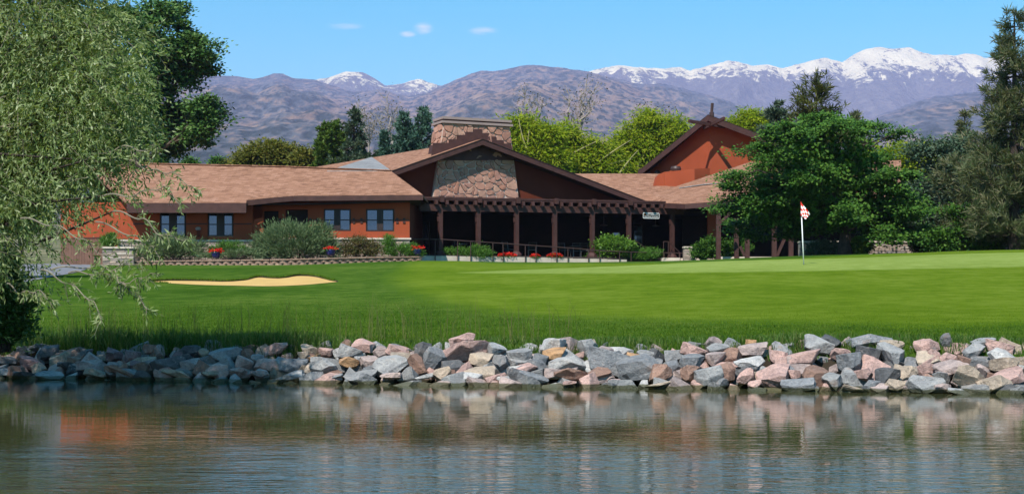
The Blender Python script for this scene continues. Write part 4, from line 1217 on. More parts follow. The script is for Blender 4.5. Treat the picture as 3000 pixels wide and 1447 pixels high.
def rock_mesh(seed):
    """a block split off along a few flat faces, with worn edges"""
    r = random.Random(seed)
    bm = bmesh.new(); bmesh.ops.create_cube(bm, size=2.0)
    for k in range(r.randint(7, 10)):
        n = Vector((r.gauss(0, 1), r.gauss(0, 1), r.gauss(0, .8))).normalized()
        d = r.uniform(.62, 1.0)
        g = bmesh.ops.bisect_plane(bm, geom=bm.verts[:] + bm.edges[:] + bm.faces[:], plane_co=n * d, plane_no=n, clear_outer=True)
        ed = [e for e in g['geom_cut'] if isinstance(e, bmesh.types.BMEdge)]
        if ed: bmesh.ops.contextual_create(bm, geom=ed)
    bmesh.ops.remove_doubles(bm, verts=bm.verts, dist=.05)
    bmesh.ops.bevel(bm, geom=bm.edges[:], offset=.055, segments=1, affect='EDGES', clamp_overlap=True)
    bmesh.ops.triangulate(bm, faces=bm.faces[:])
    bmesh.ops.subdivide_edges(bm, edges=[e for e in bm.edges if e.calc_length() > .55], cuts=1, use_grid_fill=False)
    bmesh.ops.triangulate(bm, faces=bm.faces[:])
    for v in bm.verts:
        v.co += Vector((mnoise.noise(v.co * 1.7 + Vector((seed, 0, 0))), mnoise.noise(v.co * 1.7 + Vector((0, seed, 9))), mnoise.noise(v.co * 1.7 + Vector((5, 0, seed))))) * .09
    mx = [max(abs(v.co[i]) for v in bm.verts) for i in range(3)]
    for v in bm.verts: v.co = Vector((v.co.x / mx[0], v.co.y / mx[1], v.co.z / mx[2]))
    bmesh.ops.recalc_face_normals(bm, faces=bm.faces)
    me = bpy.data.meshes.new('bank_rock'); bm.to_mesh(me); bm.free()
    me.materials.append(M['rock'])
    return me
ROCKS = [rock_mesh(100 + i) for i in range(16)]
RC = {'p': ((.44, .285, .25), 'pink'), 'g': ((.265, .262, .262), 'grey'), 'b': ((.195, .20, .21), 'blue-grey'), 'd': ((.10, .10, .104), 'dark grey'),
      'l': ((.40, .385, .375), 'pale grey'), 'o': ((.43, .25, .13), 'orange-tan'), 't': ((.36, .285, .22), 'tan'), 'r': ((.24, .145, .11), 'red-brown'), 'k': ((.36, .28, .26), 'pinkish grey'), 'u': ((.20, .13, .13), 'purplish')}
KA = """270 170 110 50 d,350 215 150 80 d,480 215 180 50 r,830 230 130 75 u,970 240 110 80 u,1110 185 120 60 r,660 290 170 75 k,1090 260 120 60 t,1000 295 90 70 u,1090 305 100 50 p,1380 210 200 90 d,1300 240 80 70 u,1400 285 130 80 k,1220 310 220 110 d,1660 220 260 100 g,1820 220 110 70 r,1490 205 80 40 t,1800 290 110 80 p,1600 325 150 90 p,1890 260 90 70 g,2030 185 180 60 p,1970 290 160 100 p,2150 300 190 120 b,2260 190 110 60 t,2390 205 120 50 p,2300 255 110 45 o,2390 320 200 110 g,2140 370 250 40 g,2400 385 200 40 g,1890 365 130 40 k,1760 350 110 40 p,1540 360 130 40 t,1300 360 220 50 t,690 360 200 60 t,470 300 100 40 d,900 320 110 50 r,820 330 110 50 r,60 360 120 40 g,170 375 150 40 d,380 375 200 40 g,930 365 250 40 r,2220 230 80 60 t,2470 220 60 80 l,640 215 90 50 d,140 210 120 60 d,60 260 130 60 d,220 280 150 60 u,560 250 110 50 r"""
KB = """155 290 170 75 p,70 335 160 90 g,285 325 110 55 k,420 310 190 80 p,430 355 150 70 t,600 325 130 100 d,350 430 250 110 g,550 415 150 130 r,200 400 110 75 k,60 410 150 60 o,885 250 165 80 p,920 330 350 110 p,1115 320 140 80 g,680 380 180 150 b,830 420 220 80 d,1015 390 160 85 t,1160 405 110 90 g,1310 365 190 90 g,1340 435 200 60 p,1550 285 190 110 l,1550 345 160 65 o,1450 375 100 90 b,1670 400 270 110 l,1795 280 150 100 g,1910 320 140 70 k,1920 395 270 140 b,2040 335 130 70 l,2130 370 110 55 o,2215 340 130 45 g,2170 425 280 120 b,2330 490 140 110 r,935 505 140 70 l,360 500 160 40 k,150 500 260 40 g,600 510 130 30 l,740 480 140 70 t,1400 520 220 65 b,1680 505 260 55 r,1850 490 240 50 r,1190 525 90 40 l,1280 500 120 80 d,1660 550 100 35 p,1990 545 90 40 p,2420 420 120 80 b,2300 565 180 20 t"""
KC = """85 295 165 70 p,225 290 150 60 g,470 290 190 75 k,455 240 75 40 o,60 365 170 100 b,210 345 130 70 k,450 380 220 70 l,640 340 120 80 p,775 360 290 90 p,910 265 190 110 g,995 240 130 85 d,1230 235 310 80 b,1365 255 170 60 t,1060 315 150 70 p,1120 370 180 110 b,1215 320 140 100 d,1400 320 160 130 g,1625 280 170 110 p,1755 230 80 80 d,1640 360 170 80 t,1765 345 110 65 p,1930 290 160 60 g,2095 265 170 65 p,1780 410 240 60 k,1860 360 80 60 r,2120 330 190 60 l,2150 390 210 80 t,1990 240 170 40 g,170 465 170 110 g,290 450 130 110 r,425 460 130 90 p,590 460 220 90 p,870 475 210 140 r,740 450 80 50 p,770 520 220 70 b,1000 490 130 110 g,1210 450 110 70 p,1340 460 140 130 d,1510 440 100 80 t,1410 515 140 60 t,1600 515 220 100 g,1725 530 130 75 k,1920 480 240 130 t,2150 460 250 80 p,2080 520 250 100 t,1850 570 170 30 g,2230 560 110 70 g,1130 545 130 30 t,1260 510 120 60 b,480 515 90 50 p,40 450 120 80 r"""
keys = []
for txt, ox, oy, sc in ((KA, 0, 950, .4), (KB, 1000, 900, .4026), (KC, 2000, 900, .4403)):
    for e in txt.split(','):
        a = e.split(); keys.append((ox + float(a[0]) * sc, oy + float(a[1]) * sc, float(a[2]) * sc, float(a[3]) * sc, a[4]))
ORD = ['first', 'second', 'third', 'fourth', 'fifth', 'sixth', 'seventh', 'eighth', 'ninth', 'tenth', 'eleventh', 'twelfth', 'thirteenth', 'fourteenth', 'fifteenth', 'sixteenth', 'seventeenth', 'eighteenth', 'nineteenth', 'twentieth', 'twenty-first', 'twenty-second', 'twenty-third', 'twenty-fourth', 'twenty-fifth']
def shore_px(px):
    D = 18.7
    for _ in range(6): D = float(shore_d(np.array([X_at(px, D)]))[0])
    return D
def bank_px(px): return float(np.interp(px, [0, 600, 1200, 2000, 3000], [95, 108, 122, 140, 152]))
rr = random.Random(5); placed = []
for px, py, w, h, c in keys:
    Ds = shore_px(px); ys = HY + EYE * F / Ds
    v = max(0.0, min(1.0, (ys - py) / bank_px(px)))
    D = Ds - 0.05 + 1.45 * v
    placed.append([px, py, w, h, c, v, D])
rows = {0: [], 1: [], 2: []}
for p in placed: rows[0 if p[5] < .30 else (1 if p[5] < .70 else 2)].append(p)
rname = {0: 'along the waterline of the rock bank', 1: 'in the middle of the rock bank', 2: 'along the top of the rock bank'}
for k, lst in rows.items():
    cnt = {}
    for p in sorted(lst, key=lambda q: q[0]):
        px, py, w, h, c, v, D = p
        i = cnt.get(c, 0); cnt[c] = i + 1
        o = bpy.data.objects.new('bank_rock', ROCKS[rr.randrange(len(ROCKS))]); COL.objects.link(o)
        sx, sz = w / F * D / 2 * 1.05, h / F * D / 2 * 1.16
        sy = (sx * .55 + sz * .6) * rr.uniform(.8, 1.15)
        o.location = at(px, py, D)
        o.scale = (sx, sy, sz * 1.06)
        o.rotation_euler = (rr.uniform(-.4, .4), rr.uniform(-.32, .32), rr.choice((0, math.pi)) + rr.uniform(-.5, .5))
        cc = RC[c][0]; f = rr.uniform(1.0, 1.4)
        o.color = (cc[0] * f, cc[1] * f, cc[2] * f, 1)
        tag(o, f"{ORD[i]} large {RC[c][1]} rock from the left {rname[k]}", 'rock', 'rocks of the bank')
for k in range(300):
    px = -120 + 3240 * (k + rr.random()) / 300; v = (.03, .28, .50, .72, .90)[k % 5] + rr.uniform(-.10, .10)
    Ds = shore_px(px); D = Ds + 0.14 + 1.45 * max(v, 0); ys = HY + EYE * F / Ds
    x, _, z = at(px, ys - v * bank_px(px) * .93 + rr.uniform(0, 10), D)
    o = bpy.data.objects.new('small_bank_rock', ROCKS[rr.randrange(len(ROCKS))]); COL.objects.link(o)
    s = rr.uniform(.08, .17)
    o.location = (x, D, z); o.scale = (s * rr.uniform(.9, 1.5), s, s * rr.uniform(.65, 1.0)); o.rotation_euler = (rr.uniform(-.6, .6), rr.uniform(-.6, .6), rr.uniform(0, 6.28))
    c = rr.choice('ppgggbdltkrk'); cc = RC[c][0]; f = rr.uniform(.85, 1.3); o.color = (cc[0] * f, cc[1] * f, cc[2] * f, 1)
    row = 'at the waterline' if v < .25 else ('halfway up the bank' if v < .7 else 'along the top of the bank')
    side = 'left' if px < 1000 else ('middle' if px < 2000 else 'right')
    tag(o, f'small {RC[c][1]} rock {row}, {side} third of the picture', 'rock', 'small filler rocks of the bank')

# ------------------------------------------------------------------ grass blades
def blades(P, H, Wd, lean, mat, name, rng, seg=2):
    """bent blades rooted at P; every blade a strip that narrows to its tip"""
    n = len(P)
    a = rng.uniform(0, 2 * np.pi, n); side = np.stack([np.cos(a), np.sin(a), np.zeros(n)], 1)
    l = rng.uniform(0, 2 * np.pi, n); out = np.stack([np.cos(l), np.sin(l), np.zeros(n)], 1)
    up = np.array([0, 0, 1.0])
    bend = (rng.random(n) ** 1.3 * lean)[:, None]
    H = H[:, None]; Wd = Wd[:, None]
    p0l, p0r = P - side * Wd / 2, P + side * Wd / 2
    mid = P + up * H * .6 + out * H * bend * .3
    m_l, m_r = mid - side * Wd * .38, mid + side * Wd * .38
    tip = P + up * H * (1 - .35 * bend) + out * H * bend
    V = np.stack([p0l, p0r, m_r, m_l, tip, tip + side * .001], 1).reshape(-1, 3)
    b = np.arange(n)[:, None] * 6
    Fq = np.concatenate([b + np.array([[0, 1, 2, 3]]), b + np.array([[3, 2, 5, 4]])], 0)
    return np_mesh(name, V, Fq, mat)
M['blade_tall'] = mat_leaf('tall_bank_grass', [(.022, .066, .008), (.042, .105, .011), (.068, .145, .016), (.10, .165, .03), (.20, .20, .08)], .3, .5, .2)
M['blade_lawn'] = mat_leaf('lawn_blades', [(.045, .105, .010), (.070, .14, .013), (.10, .172, .017), (.14, .195, .028)], .4, .7, .0)
M['blade_apron'] = mat_leaf('apron_blades', [(.095, .165, .010), (.125, .20, .012), (.16, .235, .02)], .4, .7, .0)
apn = np.array(APRON)
def shore_points(n, d0, d1, rng, xl=-9.0, xr=8.0, pw=1.0):
    X = rng.uniform(xl, xr, n); Y = shore_d(X) + d0 + (d1 - d0) * rng.random(n) ** pw
    return np.stack([X, Y, ground_z(X, Y)], 1)
# tall fringe in tufts just behind the rocks
cen = shore_points(1150, 1.28, 3.6, RNG, pw=2.2)
idx = RNG.integers(0, len(cen), 30000)
P = cen[idx] + np.concatenate([RNG.normal(0, .10, (30000, 2)), np.zeros((30000, 1))], 1)
P[:, 2] = ground_z(P[:, 0], P[:, 1]) - .01
dd = P[:, 1] - shore_d(P[:, 0])
hh = (RNG.uniform(.10, .44, len(cen))[idx] * RNG.uniform(.6, 1.15, 30000)) * np.clip(1.15 - .36 * (dd - 1.5), .25, 1.1)
left = np.clip((-1.0 - P[:, 0]) / 6, 0, 1); hh *= (.46 + .74 * left) * (.35 + 1.1 * fbm(P[:, 0] * .55, P[:, 1] * .55, 71, 2))
tag(blades(P, hh, RNG.uniform(.006, .013, 30000), 1.1, M['blade_tall'], 'tall_bank_grass', RNG), 'tall unmown grass growing in tufts behind the rock bank', 'grass', kind='stuff')
# a few thin seed stalks at the left
P = shore_points(420, 1.6, 3.6, RNG, -7.5, 1.0); P[:, 2] -= .01
tag(blades(P, RNG.uniform(.45, .85, 420), np.full(420, .006), .5, mat_leaf('seed_stalks', [(.10, .11, .04), (.17, .15, .06), (.07, .10, .025)], .2, .7, .1), 'grass_seed_stalks', RNG), 'thin dry grass stalks rising from the bank', 'grass', kind='stuff')
# short blades over the near lawn, thinning with distance
n = 260000
X = RNG.uniform(-11, 12, n); dd = 1.3 + 17 * RNG.random(n) ** 1.25; Y = shore_d(X) + dd
fade = np.clip((18.5 - dd) / 15.0, 0, 1)
ok = (np.abs(X) < Y * .385 + .5) & (RNG.random(n) < fade + .05)
P = np.stack([X, Y, ground_z(X, Y)], 1)[ok]; hf = (.35 + .65 * fade)[ok]
ina = in_poly(P[:, :2], apn)
Pr, Pa = P[~ina], P[ina]
Pr[:, 2] -= .005
tag(blades(Pr, RNG.uniform(.025, .065, len(Pr)) * hf[~ina], RNG.uniform(.005, .012, len(Pr)), 1.3, M['blade_lawn'], 'lawn_grass', RNG), 'short rough grass of the lawn near the bank', 'grass', kind='stuff')
Pa[:, 2] += .005
tag(blades(Pa, RNG.uniform(.018, .040, len(Pa)) * hf[ina], RNG.uniform(.005, .011, len(Pa)), 1.3, M['blade_apron'], 'apron_grass', RNG), 'closely mown lighter grass of the apron', 'grass', kind='stuff')
# ragged turf hanging over the bunker edge and along the edge of the apron
bpt = np.array(BUNK); i = RNG.integers(0, len(bpt), 2600); t = RNG.random((2600, 1))
Q = bpt[i] * (1 - t) + bpt[(i + 1) % len(bpt)] * t; keepb = Q[:, 1] > bpt[:, 1].mean() - 1.5
Q = Q[keepb] + RNG.normal(0, .03, (keepb.sum(), 2)); P = np.column_stack([Q, ground_z(Q[:, 0], Q[:, 1]) - .01])
tag(blades(P, RNG.uniform(.04, .10, len(P)), RNG.uniform(.015, .03, len(P)), .8, M['blade_lawn'], 'bunker_fringe_grass', RNG), 'grass fringe on the far lip of the sand bunker', 'grass', kind='stuff')

# ------------------------------------------------------------------ flagstick
fb = ray_ground(2355, 777, 30); DFl = fb[1]
fl = empty('golf_flag', (fb[0], fb[1], gz(*fb)), 'white flagstick with red and white checked flag standing on the putting green', 'flag')
b0 = Vector((fb[0], fb[1], gz(*fb) + .02)); t0 = at(2346.5, 593, DFl)
m = MB(); m.tube([b0 - UP * .05, lerp(b0, t0, .78)], [.020, .018], 10); m.build('pole', M['white'], fl, smooth=True)
m = MB(); m.tube([lerp(b0, t0, .78), t0 + UP * .02], [.012, .010], 8); m.build('upper_pole', M['red_paint'], fl, smooth=True)
T, L_, R_, Bm = at(2347, 594, DFl), at(2345, 632, DFl), at(2374, 627, DFl - .05), at(2360, 642, DFl - .12)
nu, nv = 12, 10; vs = []; mi = []
for j in range(nv + 1):
    for i in range(nu + 1):
        u, v = i / nu, j / nv
        p = lerp(lerp(T, R_, u), lerp(L_, Bm, u), v); p = p + Vector((0, math.sin(u * 7 + v * 3) * .035 * u - .02, math.sin(u * 5) * .012 * u)); vs.append(p)
fq = []
for j in range(nv):
    for i in range(nu):
        a = j * (nu + 1) + i; fq.append((a, a + 1, a + nu + 2, a + nu + 1)); mi.append(((i * 4 // nu) + (j * 5 // nv)) % 2)
o = np_mesh('flag', np.array([tuple(p) for p in vs]), np.array(fq), [M['red_paint'], M['white_cloth']], fl, smooth=True, mat_idx=mi)
sd = o.modifiers.new('thickness', 'SOLIDIFY'); sd.thickness = .004
m = MB(); m.lathe((fb[0], fb[1], gz(*fb) + .026), [(.054, 0), (.054, .003)], 16); m.build('cup', M['black_paint'], fl)

# ------------------------------------------------------------------ block retaining wall in front of the beds
rw = empty('retaining_wall', (X_at(750, 73), 73, 3.0), 'low curved retaining wall of tan split blocks in front of the shrub beds', 'wall')
M['block'] = mat_stone('split_face_block', [(.30, .19, .14), (.36, .23, .17), (.27, .18, .14), (.40, .27, .20)], 3.0, .7)
path = [(385, 73.6, 765), (470, 73.4, 763), (600, 73.0, 762), (700, 72.7, 760.5), (800, 72.5, 759.5), (880, 72.6, 757.5), (980, 73.2, 755), (1080, 74.0, 752.5), (1160, 74.6, 751.5), (1236, 75.0, 750.5)]
pts = [(X_at(x, D), D, Z_at(y, D)) for x, D, y in path]
pa = np.array(pts); seg = np.concatenate([[0], np.cumsum(np.hypot(np.diff(pa[:, 0]), np.diff(pa[:, 1])))])
blk = MB(); bw, bh, bd = .43, .15, .30
blk.hexa([Vector(p) for p in ((-bw / 2 + .05, .0, -bh / 2), (bw / 2 - .05, .0, -bh / 2), (bw / 2 - .02, bd, -bh / 2), (-bw / 2 + .02, bd, -bh / 2), (-bw / 2 + .05, .0, bh / 2), (bw / 2 - .05, .0, bh / 2), (bw / 2 - .02, bd, bh / 2), (-bw / 2 + .02, bd, bh / 2))])
# rounded nose
blk = MB(); prof = [(-bw / 2 + .005, .09), (-bw / 2 + .09, .015), (0, -.025), (bw / 2 - .09, .015), (bw / 2 - .005, .09), (bw / 2 - .03, bd), (-bw / 2 + .03, bd)]
blk.prism([(x, y, -bh / 2 + .004) for x, y in prof], (0, 0, bh - .008))
blk0 = None; rb = random.Random(3)
for c in range(3):
    s = (c % 2) * bw / 2
    while s < seg[-1]:
        x, y, z = [np.interp(s, seg, pa[:, i]) for i in range(3)]
        x2, y2 = [np.interp(s + .05, seg, pa[:, i]) for i in range(2)]
        zt_ = z - c * bh - bh / 2 - .06
        if zt_ + bh / 2 > gz(x, y - .1) - .05:
            if blk0 is None: blk0 = blk.build('block', M['block'], rw, world=False); o = blk0
            else: o = blk0.copy(); COL.objects.link(o)
            o.location = Vector((x, y - .0 - c * .02, zt_)) - root_loc(rw); o.rotation_euler = (rb.uniform(-.01, .01), rb.uniform(-.01, .01), math.atan2(y2 - y, x2 - x) + rb.uniform(-.03, .03))
        s += bw
s = 0
while s < seg[-1] - .1:
    x, y, z = [np.interp(s + .25, seg, pa[:, i]) for i in range(3)]; x2, y2 = [np.interp(s + .3, seg, pa[:, i]) for i in range(2)]
    m = MB(); d = Vector((x2 - x, y2 - y, 0)).normalized(); m.box((x, y + .13, z - .028), .488, .36, .062, d, Vector((-d.y, d.x, 0))); m.build('cap_block', M['block'], rw); s += .5
# planting bed behind the wall
bed = MB(); n = len(pts)
for i in range(n - 1):
    a, b = Vector(pts[i]), Vector(pts[i + 1])
    bed.add([a + Vector((0, .15, -.07)), b + Vector((0, .15, -.07)), Vector((b.x, 77.2, b.z + .05)), Vector((a.x, 77.2, a.z + .05))], [(0, 1, 2, 3)])
tag(bed.build('planting_bed', M['mulch']), kind='structure')

# low ledge-stone wall at the left end, with stepped top
lw = empty('ledge_stone_wall', (X_at(345, 73.3), 73.3, 2.9), 'stacked ledge stone wall stepping up beside the left end of the building', 'wall')
ledge_wall(lw, Vector((X_at(300, 73.1), 73.1, 0)), Vector((X_at(392, 73.3), 73.3, 0)), 2.7, 2.7, Z_at(728, 73.2), 21, depth=.4)
cap_row(lw, Vector((X_at(298, 73.1), 73.1, 0)), Vector((X_at(392, 73.3), 73.3, 0)), Z_at(728, 73.2), 22, w=.5)
ledge_wall(lw, Vector((X_at(345, 74.2), 74.2, 0)), Vector((X_at(452, 74.5), 74.5, 0)), 3.2, 3.2, Z_at(707, 74.3), 23, depth=.4)
cap_row(lw, Vector((X_at(343, 74.2), 74.2, 0)), Vector((X_at(452, 74.5), 74.5, 0)), Z_at(707, 74.3), 24, w=.5)
# brown board screen beside the driveway, each board on its own
scn = empty('board_screen', (X_at(240, 76.5), 76.5, 2.9), 'brown upright board screen between the driveway and the orange end wall', 'fence')
a, b = Vector((X_at(178, 75.4), 75.4, 0)), Vector((X_at(301, 74.4), 74.4, 0)); L = (b - a).length; d = (b - a).normalized(); nbd = 26
for i in range(nbd):
    m = MB(); c = a + d * (L * (i + .5) / nbd); m.box(c + UP * ((Z_at(700, 75) + 2.7) / 2 + rb.uniform(-.01, .01)) + Vector((0, rb.uniform(-.008, .008), 0)), L / nbd - .012, .04, Z_at(700, 75) - 2.7, d, Vector((-d.y, d.x, 0)))
    m.build('board', mat_simple('brown_screen_board', (.16, .085, .06), .8) if i == 0 else bpy.data.materials['brown_screen_board'], scn)
m = MB(); m.beam(a + UP * (Z_at(700, 75) + .04) , b + UP * (Z_at(700, 75) + .04), .10, .06); m.build('top_rail', M['trim'], scn)
# striped bollard
bx, by = X_at(20, 71), 71.0; bz = gz(bx, by)
bo = empty('striped_bollard', (bx, by, bz), 'short yellow and black striped bollard beside the driveway', 'bollard')
m = MB(); m.lathe((bx, by, bz), [(.10, -.05), (.10, 1.12), (.05, 1.2)], 14); m.build('post', M['yellow_paint'], bo)
for k in range(3):
    m = MB(); m.lathe((bx, by, bz + .35 + k * .28), [(.104, 0), (.104, .12)], 14); m.build('stripe', M['black_paint'], bo)

# ------------------------------------------------------------------ ramp rail, stone edging, porch furniture
hr = empty('ramp_handrail', W(8, -1.1, 3.4), 'thin brown metal handrail sloping along the ramp in front of the porch', 'railing')
rl = [(1205, 700), (1250, 701), (1296, 701.5), (1500, 715), (1700, 729), (1750, 734), (1861, 739), (2050, 742.5), (2078, 745)]
rpt = [st(x, y, -1.1) for x, y in rl]
m = MB(); m.tube(rpt, .032, 8); m.build('rail', M['rust_metal'], hr)
for px in (1275, 1341, 1379, 1444, 1474, 1539, 1570, 1631, 1664, 1724, 1757, 1815, 1849, 1906, 1946, 1992, 2045):
    t_ = st(px, float(np.interp(px, [x for x, y in rl], [y for x, y in rl])), -1.1); m = MB(); zb_ = gz(t_.x, t_.y) - .1
    m.tube([t_, Vector((t_.x, t_.y, zb_))], .028, 7); m.build('post', M['rust_metal'], hr)
for (x0, y0, x1, y1), lab in (((1862, 706, 1895, 728), 'left'), ((1958, 708, 1990, 738), 'right')):
    r_ = empty('stair_handrail', st(x0, 750, -.3), f'short sloping metal stair rail {"beside the blue door glass" if lab == "left" else "in front of the last pergola post"}', 'railing')
    p, q = st(x0, y0, -.3), st(x1, y1, -.3); p0 = st(x0 - 14, y0, -.3)
    m = MB(); m.tube([p0, p, q], .03, 7); m.build('rail', M['rust_metal'], r_)
    for e in (p0, p, q): m = MB(); m.tube([e, Vector((e.x, e.y, 3.3))], .026, 6); m.build('post', M['rust_metal'], r_)
edg = empty('stone_edging', W(6, -.8, 3.3), 'pale cut stone edging along the foot of the porch', 'edging')
s = s_of(1225, -.75); re_ = random.Random(9)
while s < s_of(1822, -.75):
    k = re_.uniform(.9, 1.6); c = W(s + k / 2, -.75, 0); zt_ = FZ - .10 - .10 * max(0, min(1, (s - 6) / 8)); zb_ = gz(c.x, c.y) - .15
    m = MB(); m.box(c + UP * (zt_ + zb_) / 2, k - .015, .5, zt_ - zb_ + re_.uniform(-.02, .02), U, NB); m.build('edging_stone', M['cap'], edg); s += k
for (x0, x1, y0, y1, D, w) in ((1938, 1992, 755, 764, 85.6, .9), (1994, 2050, 756, 763, 86.0, .9), (2100, 2330, 752, 757, 84.0, .8)):
    m = MB(); a, b = at(x0, y1 + 8, D), at(x1, y0, D); m.box(((a.x + b.x) / 2, D + w / 2, (a.z + b.z) / 2), b.x - a.x, w, b.z - a.z); m.build('edging_stone', M['cap'], edg)
# low stone pier and planter right of the steps, low wall behind the big tree
def stone_pier(x0, x1, ytop, D, lab, seed, nm='stone_pier', cat='pier'):
    g_ = empty(nm, at((x0 + x1) / 2, 757, D), lab, cat)
    zt_ = Z_at(ytop, D); ledge_wall(g_, Vector((X_at(x0, D), D, 0)), Vector((X_at(x1, D), D, 0)), 3.2, 3.2, zt_ - .09, seed, depth=.6)
    cap_row(g_, Vector((X_at(x0 - 2, D), D, 0)), Vector((X_at(x1 + 2, D), D, 0)), zt_ - .09, seed + 1, w=.75)
stone_pier(2004, 2028, 722, 85.4, 'stub of low ledge stone wall with pale cap beside the porch steps', 41)
stone_pier(2345, 2740, 706, 77.0, 'long low ledge stone wall behind the big dark green tree', 43, 'low_stone_wall', 'wall')
stone_pier(2870, 3150, 708, 74.0, 'low pale capped wall under the pines at the right edge', 45, 'low_stone_wall', 'wall')
# timber posts of the entry frame
def timber_post(px, y0, y1, D, lab, arm=None, brace=None):
    g_ = empty('timber_post', at(px, y1, D), lab, 'post')
    a, b = at(px, y0, D), at(px, y1 + 8, D); m = MB(); m.box((a + b) / 2, .26, .26, a.z - b.z); m.build('post', M['trim'], g_)
    if arm: p, q = at(arm[0], arm[1], D - .17), at(arm[2], arm[1], D - .17); m = MB(); m.beam(p, q, .07, .20); m.build('cross_arm', M['trim'], g_)
    if brace: p, q = at(brace[0], brace[1], D), at(brace[2], brace[3], D); m = MB(); m.beam(p, q, .16, .18, (0, 1, 0)); m.build('brace', M['trim'], g_)
timber_post(2104.5, 604, 757, 82.5, 'tall dark timber post with cross arm and brace left of the big tree', (2075, 616, 2121), (2110, 652, 2140, 624))
timber_post(2157, 640, 752, 84, 'dark timber post half hidden behind the lowest leaves of the big tree')
timber_post(2268, 660, 752, 83, 'dark timber post left of the flagstick under the big tree', None, (2276, 750, 2298, 700))
timber_post(2317, 690, 748, 84, 'short dark timber post just left of the flagstick')
timber_post(2189, 700, 752, 83, 'pale low post under the left branches of the big tree', None, (2181, 750, 2168, 762 - 40))
# chairs and tables on the porch
def chair(name, lab):
    g_ = empty(name, (0, 0, 0), lab, 'chair', 'wire chairs on the porch')
    m = MB(); m.tube([(-.24, -.22, .45), (.24, -.22, .45), (.24, .22, .45), (-.24, .22, .45), (-.24, -.22, .45)], .014, 5)
    for k in range(5): m.tube([(-.2 + k * .1, -.22, .45), (-.2 + k * .1, .22, .45)], .008, 4)
    m.build('seat', M['chair_metal'], g_, world=False)
    m = MB(); m.tube([(-.23, .22, .45), (-.25, .30, .92), (.25, .30, .92), (.23, .22, .45)], .014, 5)
    for k in range(4): z = .55 + k * .1; m.tube([(-.235, .24 + k * .016, z), (.235, .24 + k * .016, z)], .008, 4)
    m.build('backrest', M['chair_metal'], g_, world=False)
    for x, y in ((-.24, -.22), (.24, -.22), (-.24, .22), (.24, .22)): m = MB(); m.tube([(x, y, .45), (x * 1.1, y * 1.15, 0)], .013, 5); m.build('leg', M['chair_metal'], g_, world=False)
    return g_
def copy_tree(o, parent=None):
    c = o.copy(); COL.objects.link(c); c.parent = parent
    for ch in o.children: copy_tree(ch, c)
    return c
ch_ = None
for i, (px, t_, rot, lab) in enumerate(((1489, 1.6, .4, 'grey wire chair right of the third pergola post, nearest the bay middle'), (1560, 1.8, -.5, 'grey wire chair in the bay behind the middle red flowers'), (1655, 1.5, .3, 'grey wire chair just right of the fourth pergola post'), (1690, 2.3, 2.6, 'grey wire chair turned away behind the ramp rail'), (1712, 1.4, -.3, 'grey wire chair left of the round shrub'), (1345, 2.0, 1.2, 'grey wire chair behind the porch juniper'))):
    o = chair('patio_chair', lab) if ch_ is None else copy_tree(ch_); ch_ = ch_ or o
    p = W(s_of(px, t_), t_, FZ - .018); o.location = p; o.rotation_euler = (0, 0, ang + rot); o['label'] = lab
for px, t_, lab in ((1350, 1.5, 'small round metal table behind the porch juniper'), (1680, 1.9, 'small round metal table between chairs left of the round shrub')):
    p = W(s_of(px, t_), t_, FZ - .018); g_ = empty('patio_table', p, lab, 'table')
    m = MB(); m.lathe(p, [(.40, .70), (.42, .71), (.42, .73), (.02, .735)], 20); m.build('table_top', M['chair_metal'], g_)
    m = MB(); m.tube([p, p + UP * .70], .03, 8); m.build('leg', M['chair_metal'], g_); m = MB(); m.lathe(p, [(.25, 0), (.24, .02), (.03, .04)], 14); m.build('base', M['chair_metal'], g_)
# ------------------------------------------------------------------ leaves and needles
def rand_dirs(n, rng):
    v = rng.normal(0, 1, (n, 3)); return v / np.linalg.norm(v, axis=1, keepdims=True)
def unit(v): return v / np.maximum(np.linalg.norm(v, axis=1, keepdims=True), 1e-9)
def leaf_quads(C, A, L, Wd, rng, name, mat, parent, flatn=0.0):
    """diamond leaves: root C, axis A, length L, width Wd"""
    n = len(C)
    if flatn > 0: A = unit(A * np.array([1, 1, 1 - flatn * .8]))
    ref = rand_dirs(n, rng) * (1 - flatn) + np.array([-.25, -.45, .85]) * flatn * 1.6
    B = unit(np.cross(A, ref)); Nn = np.cross(A, B)
    L = np.broadcast_to(L, (n,))[:, None]; Wd = np.broadcast_to(Wd, (n,))[:, None]
    mid = C + A * L * .45
    V = np.stack([C, mid + B * Wd / 2 + Nn * Wd * .12, C + A * L, mid - B * Wd / 2 + Nn * Wd * .12], 1).reshape(-1, 3)
    Fq = np.arange(4 * n).reshape(n, 4)
    return np_mesh(name, V, Fq, mat, parent)
def ell_points(ells, n, rng, shell=.35):
    """points spread through a set of ellipsoids (centre, radii), more of them towards the outside"""
    vol = np.array([e[1][0] * e[1][1] * e[1][2] for e in ells]) ** .75; vol /= vol.sum()
    k = rng.choice(len(ells), n, p=vol); c = np.array([e[0] for e in ells])[k]; r = np.array([e[1] for e in ells])[k]
    d = rand_dirs(n, rng); rad = (shell + (1 - shell) * rng.random(n) ** .6)[:, None]
    return c + d * r * rad, d, k
def px_ells(lst, D0):
    """ellipsoids given as photo column, row, radii in photo pixels and (optional) depth and depth radius"""
    out = []
    for e in lst:
        px, py, rx, ry = e[:4]; D = e[4] if len(e) > 4 else D0; rd = e[5] if len(e) > 5 else .8
        out.append((tuple(at(px, py, D)), (rx / F * D, rd * (rx + ry) / 2 / F * D, ry / F * D)))
    return out
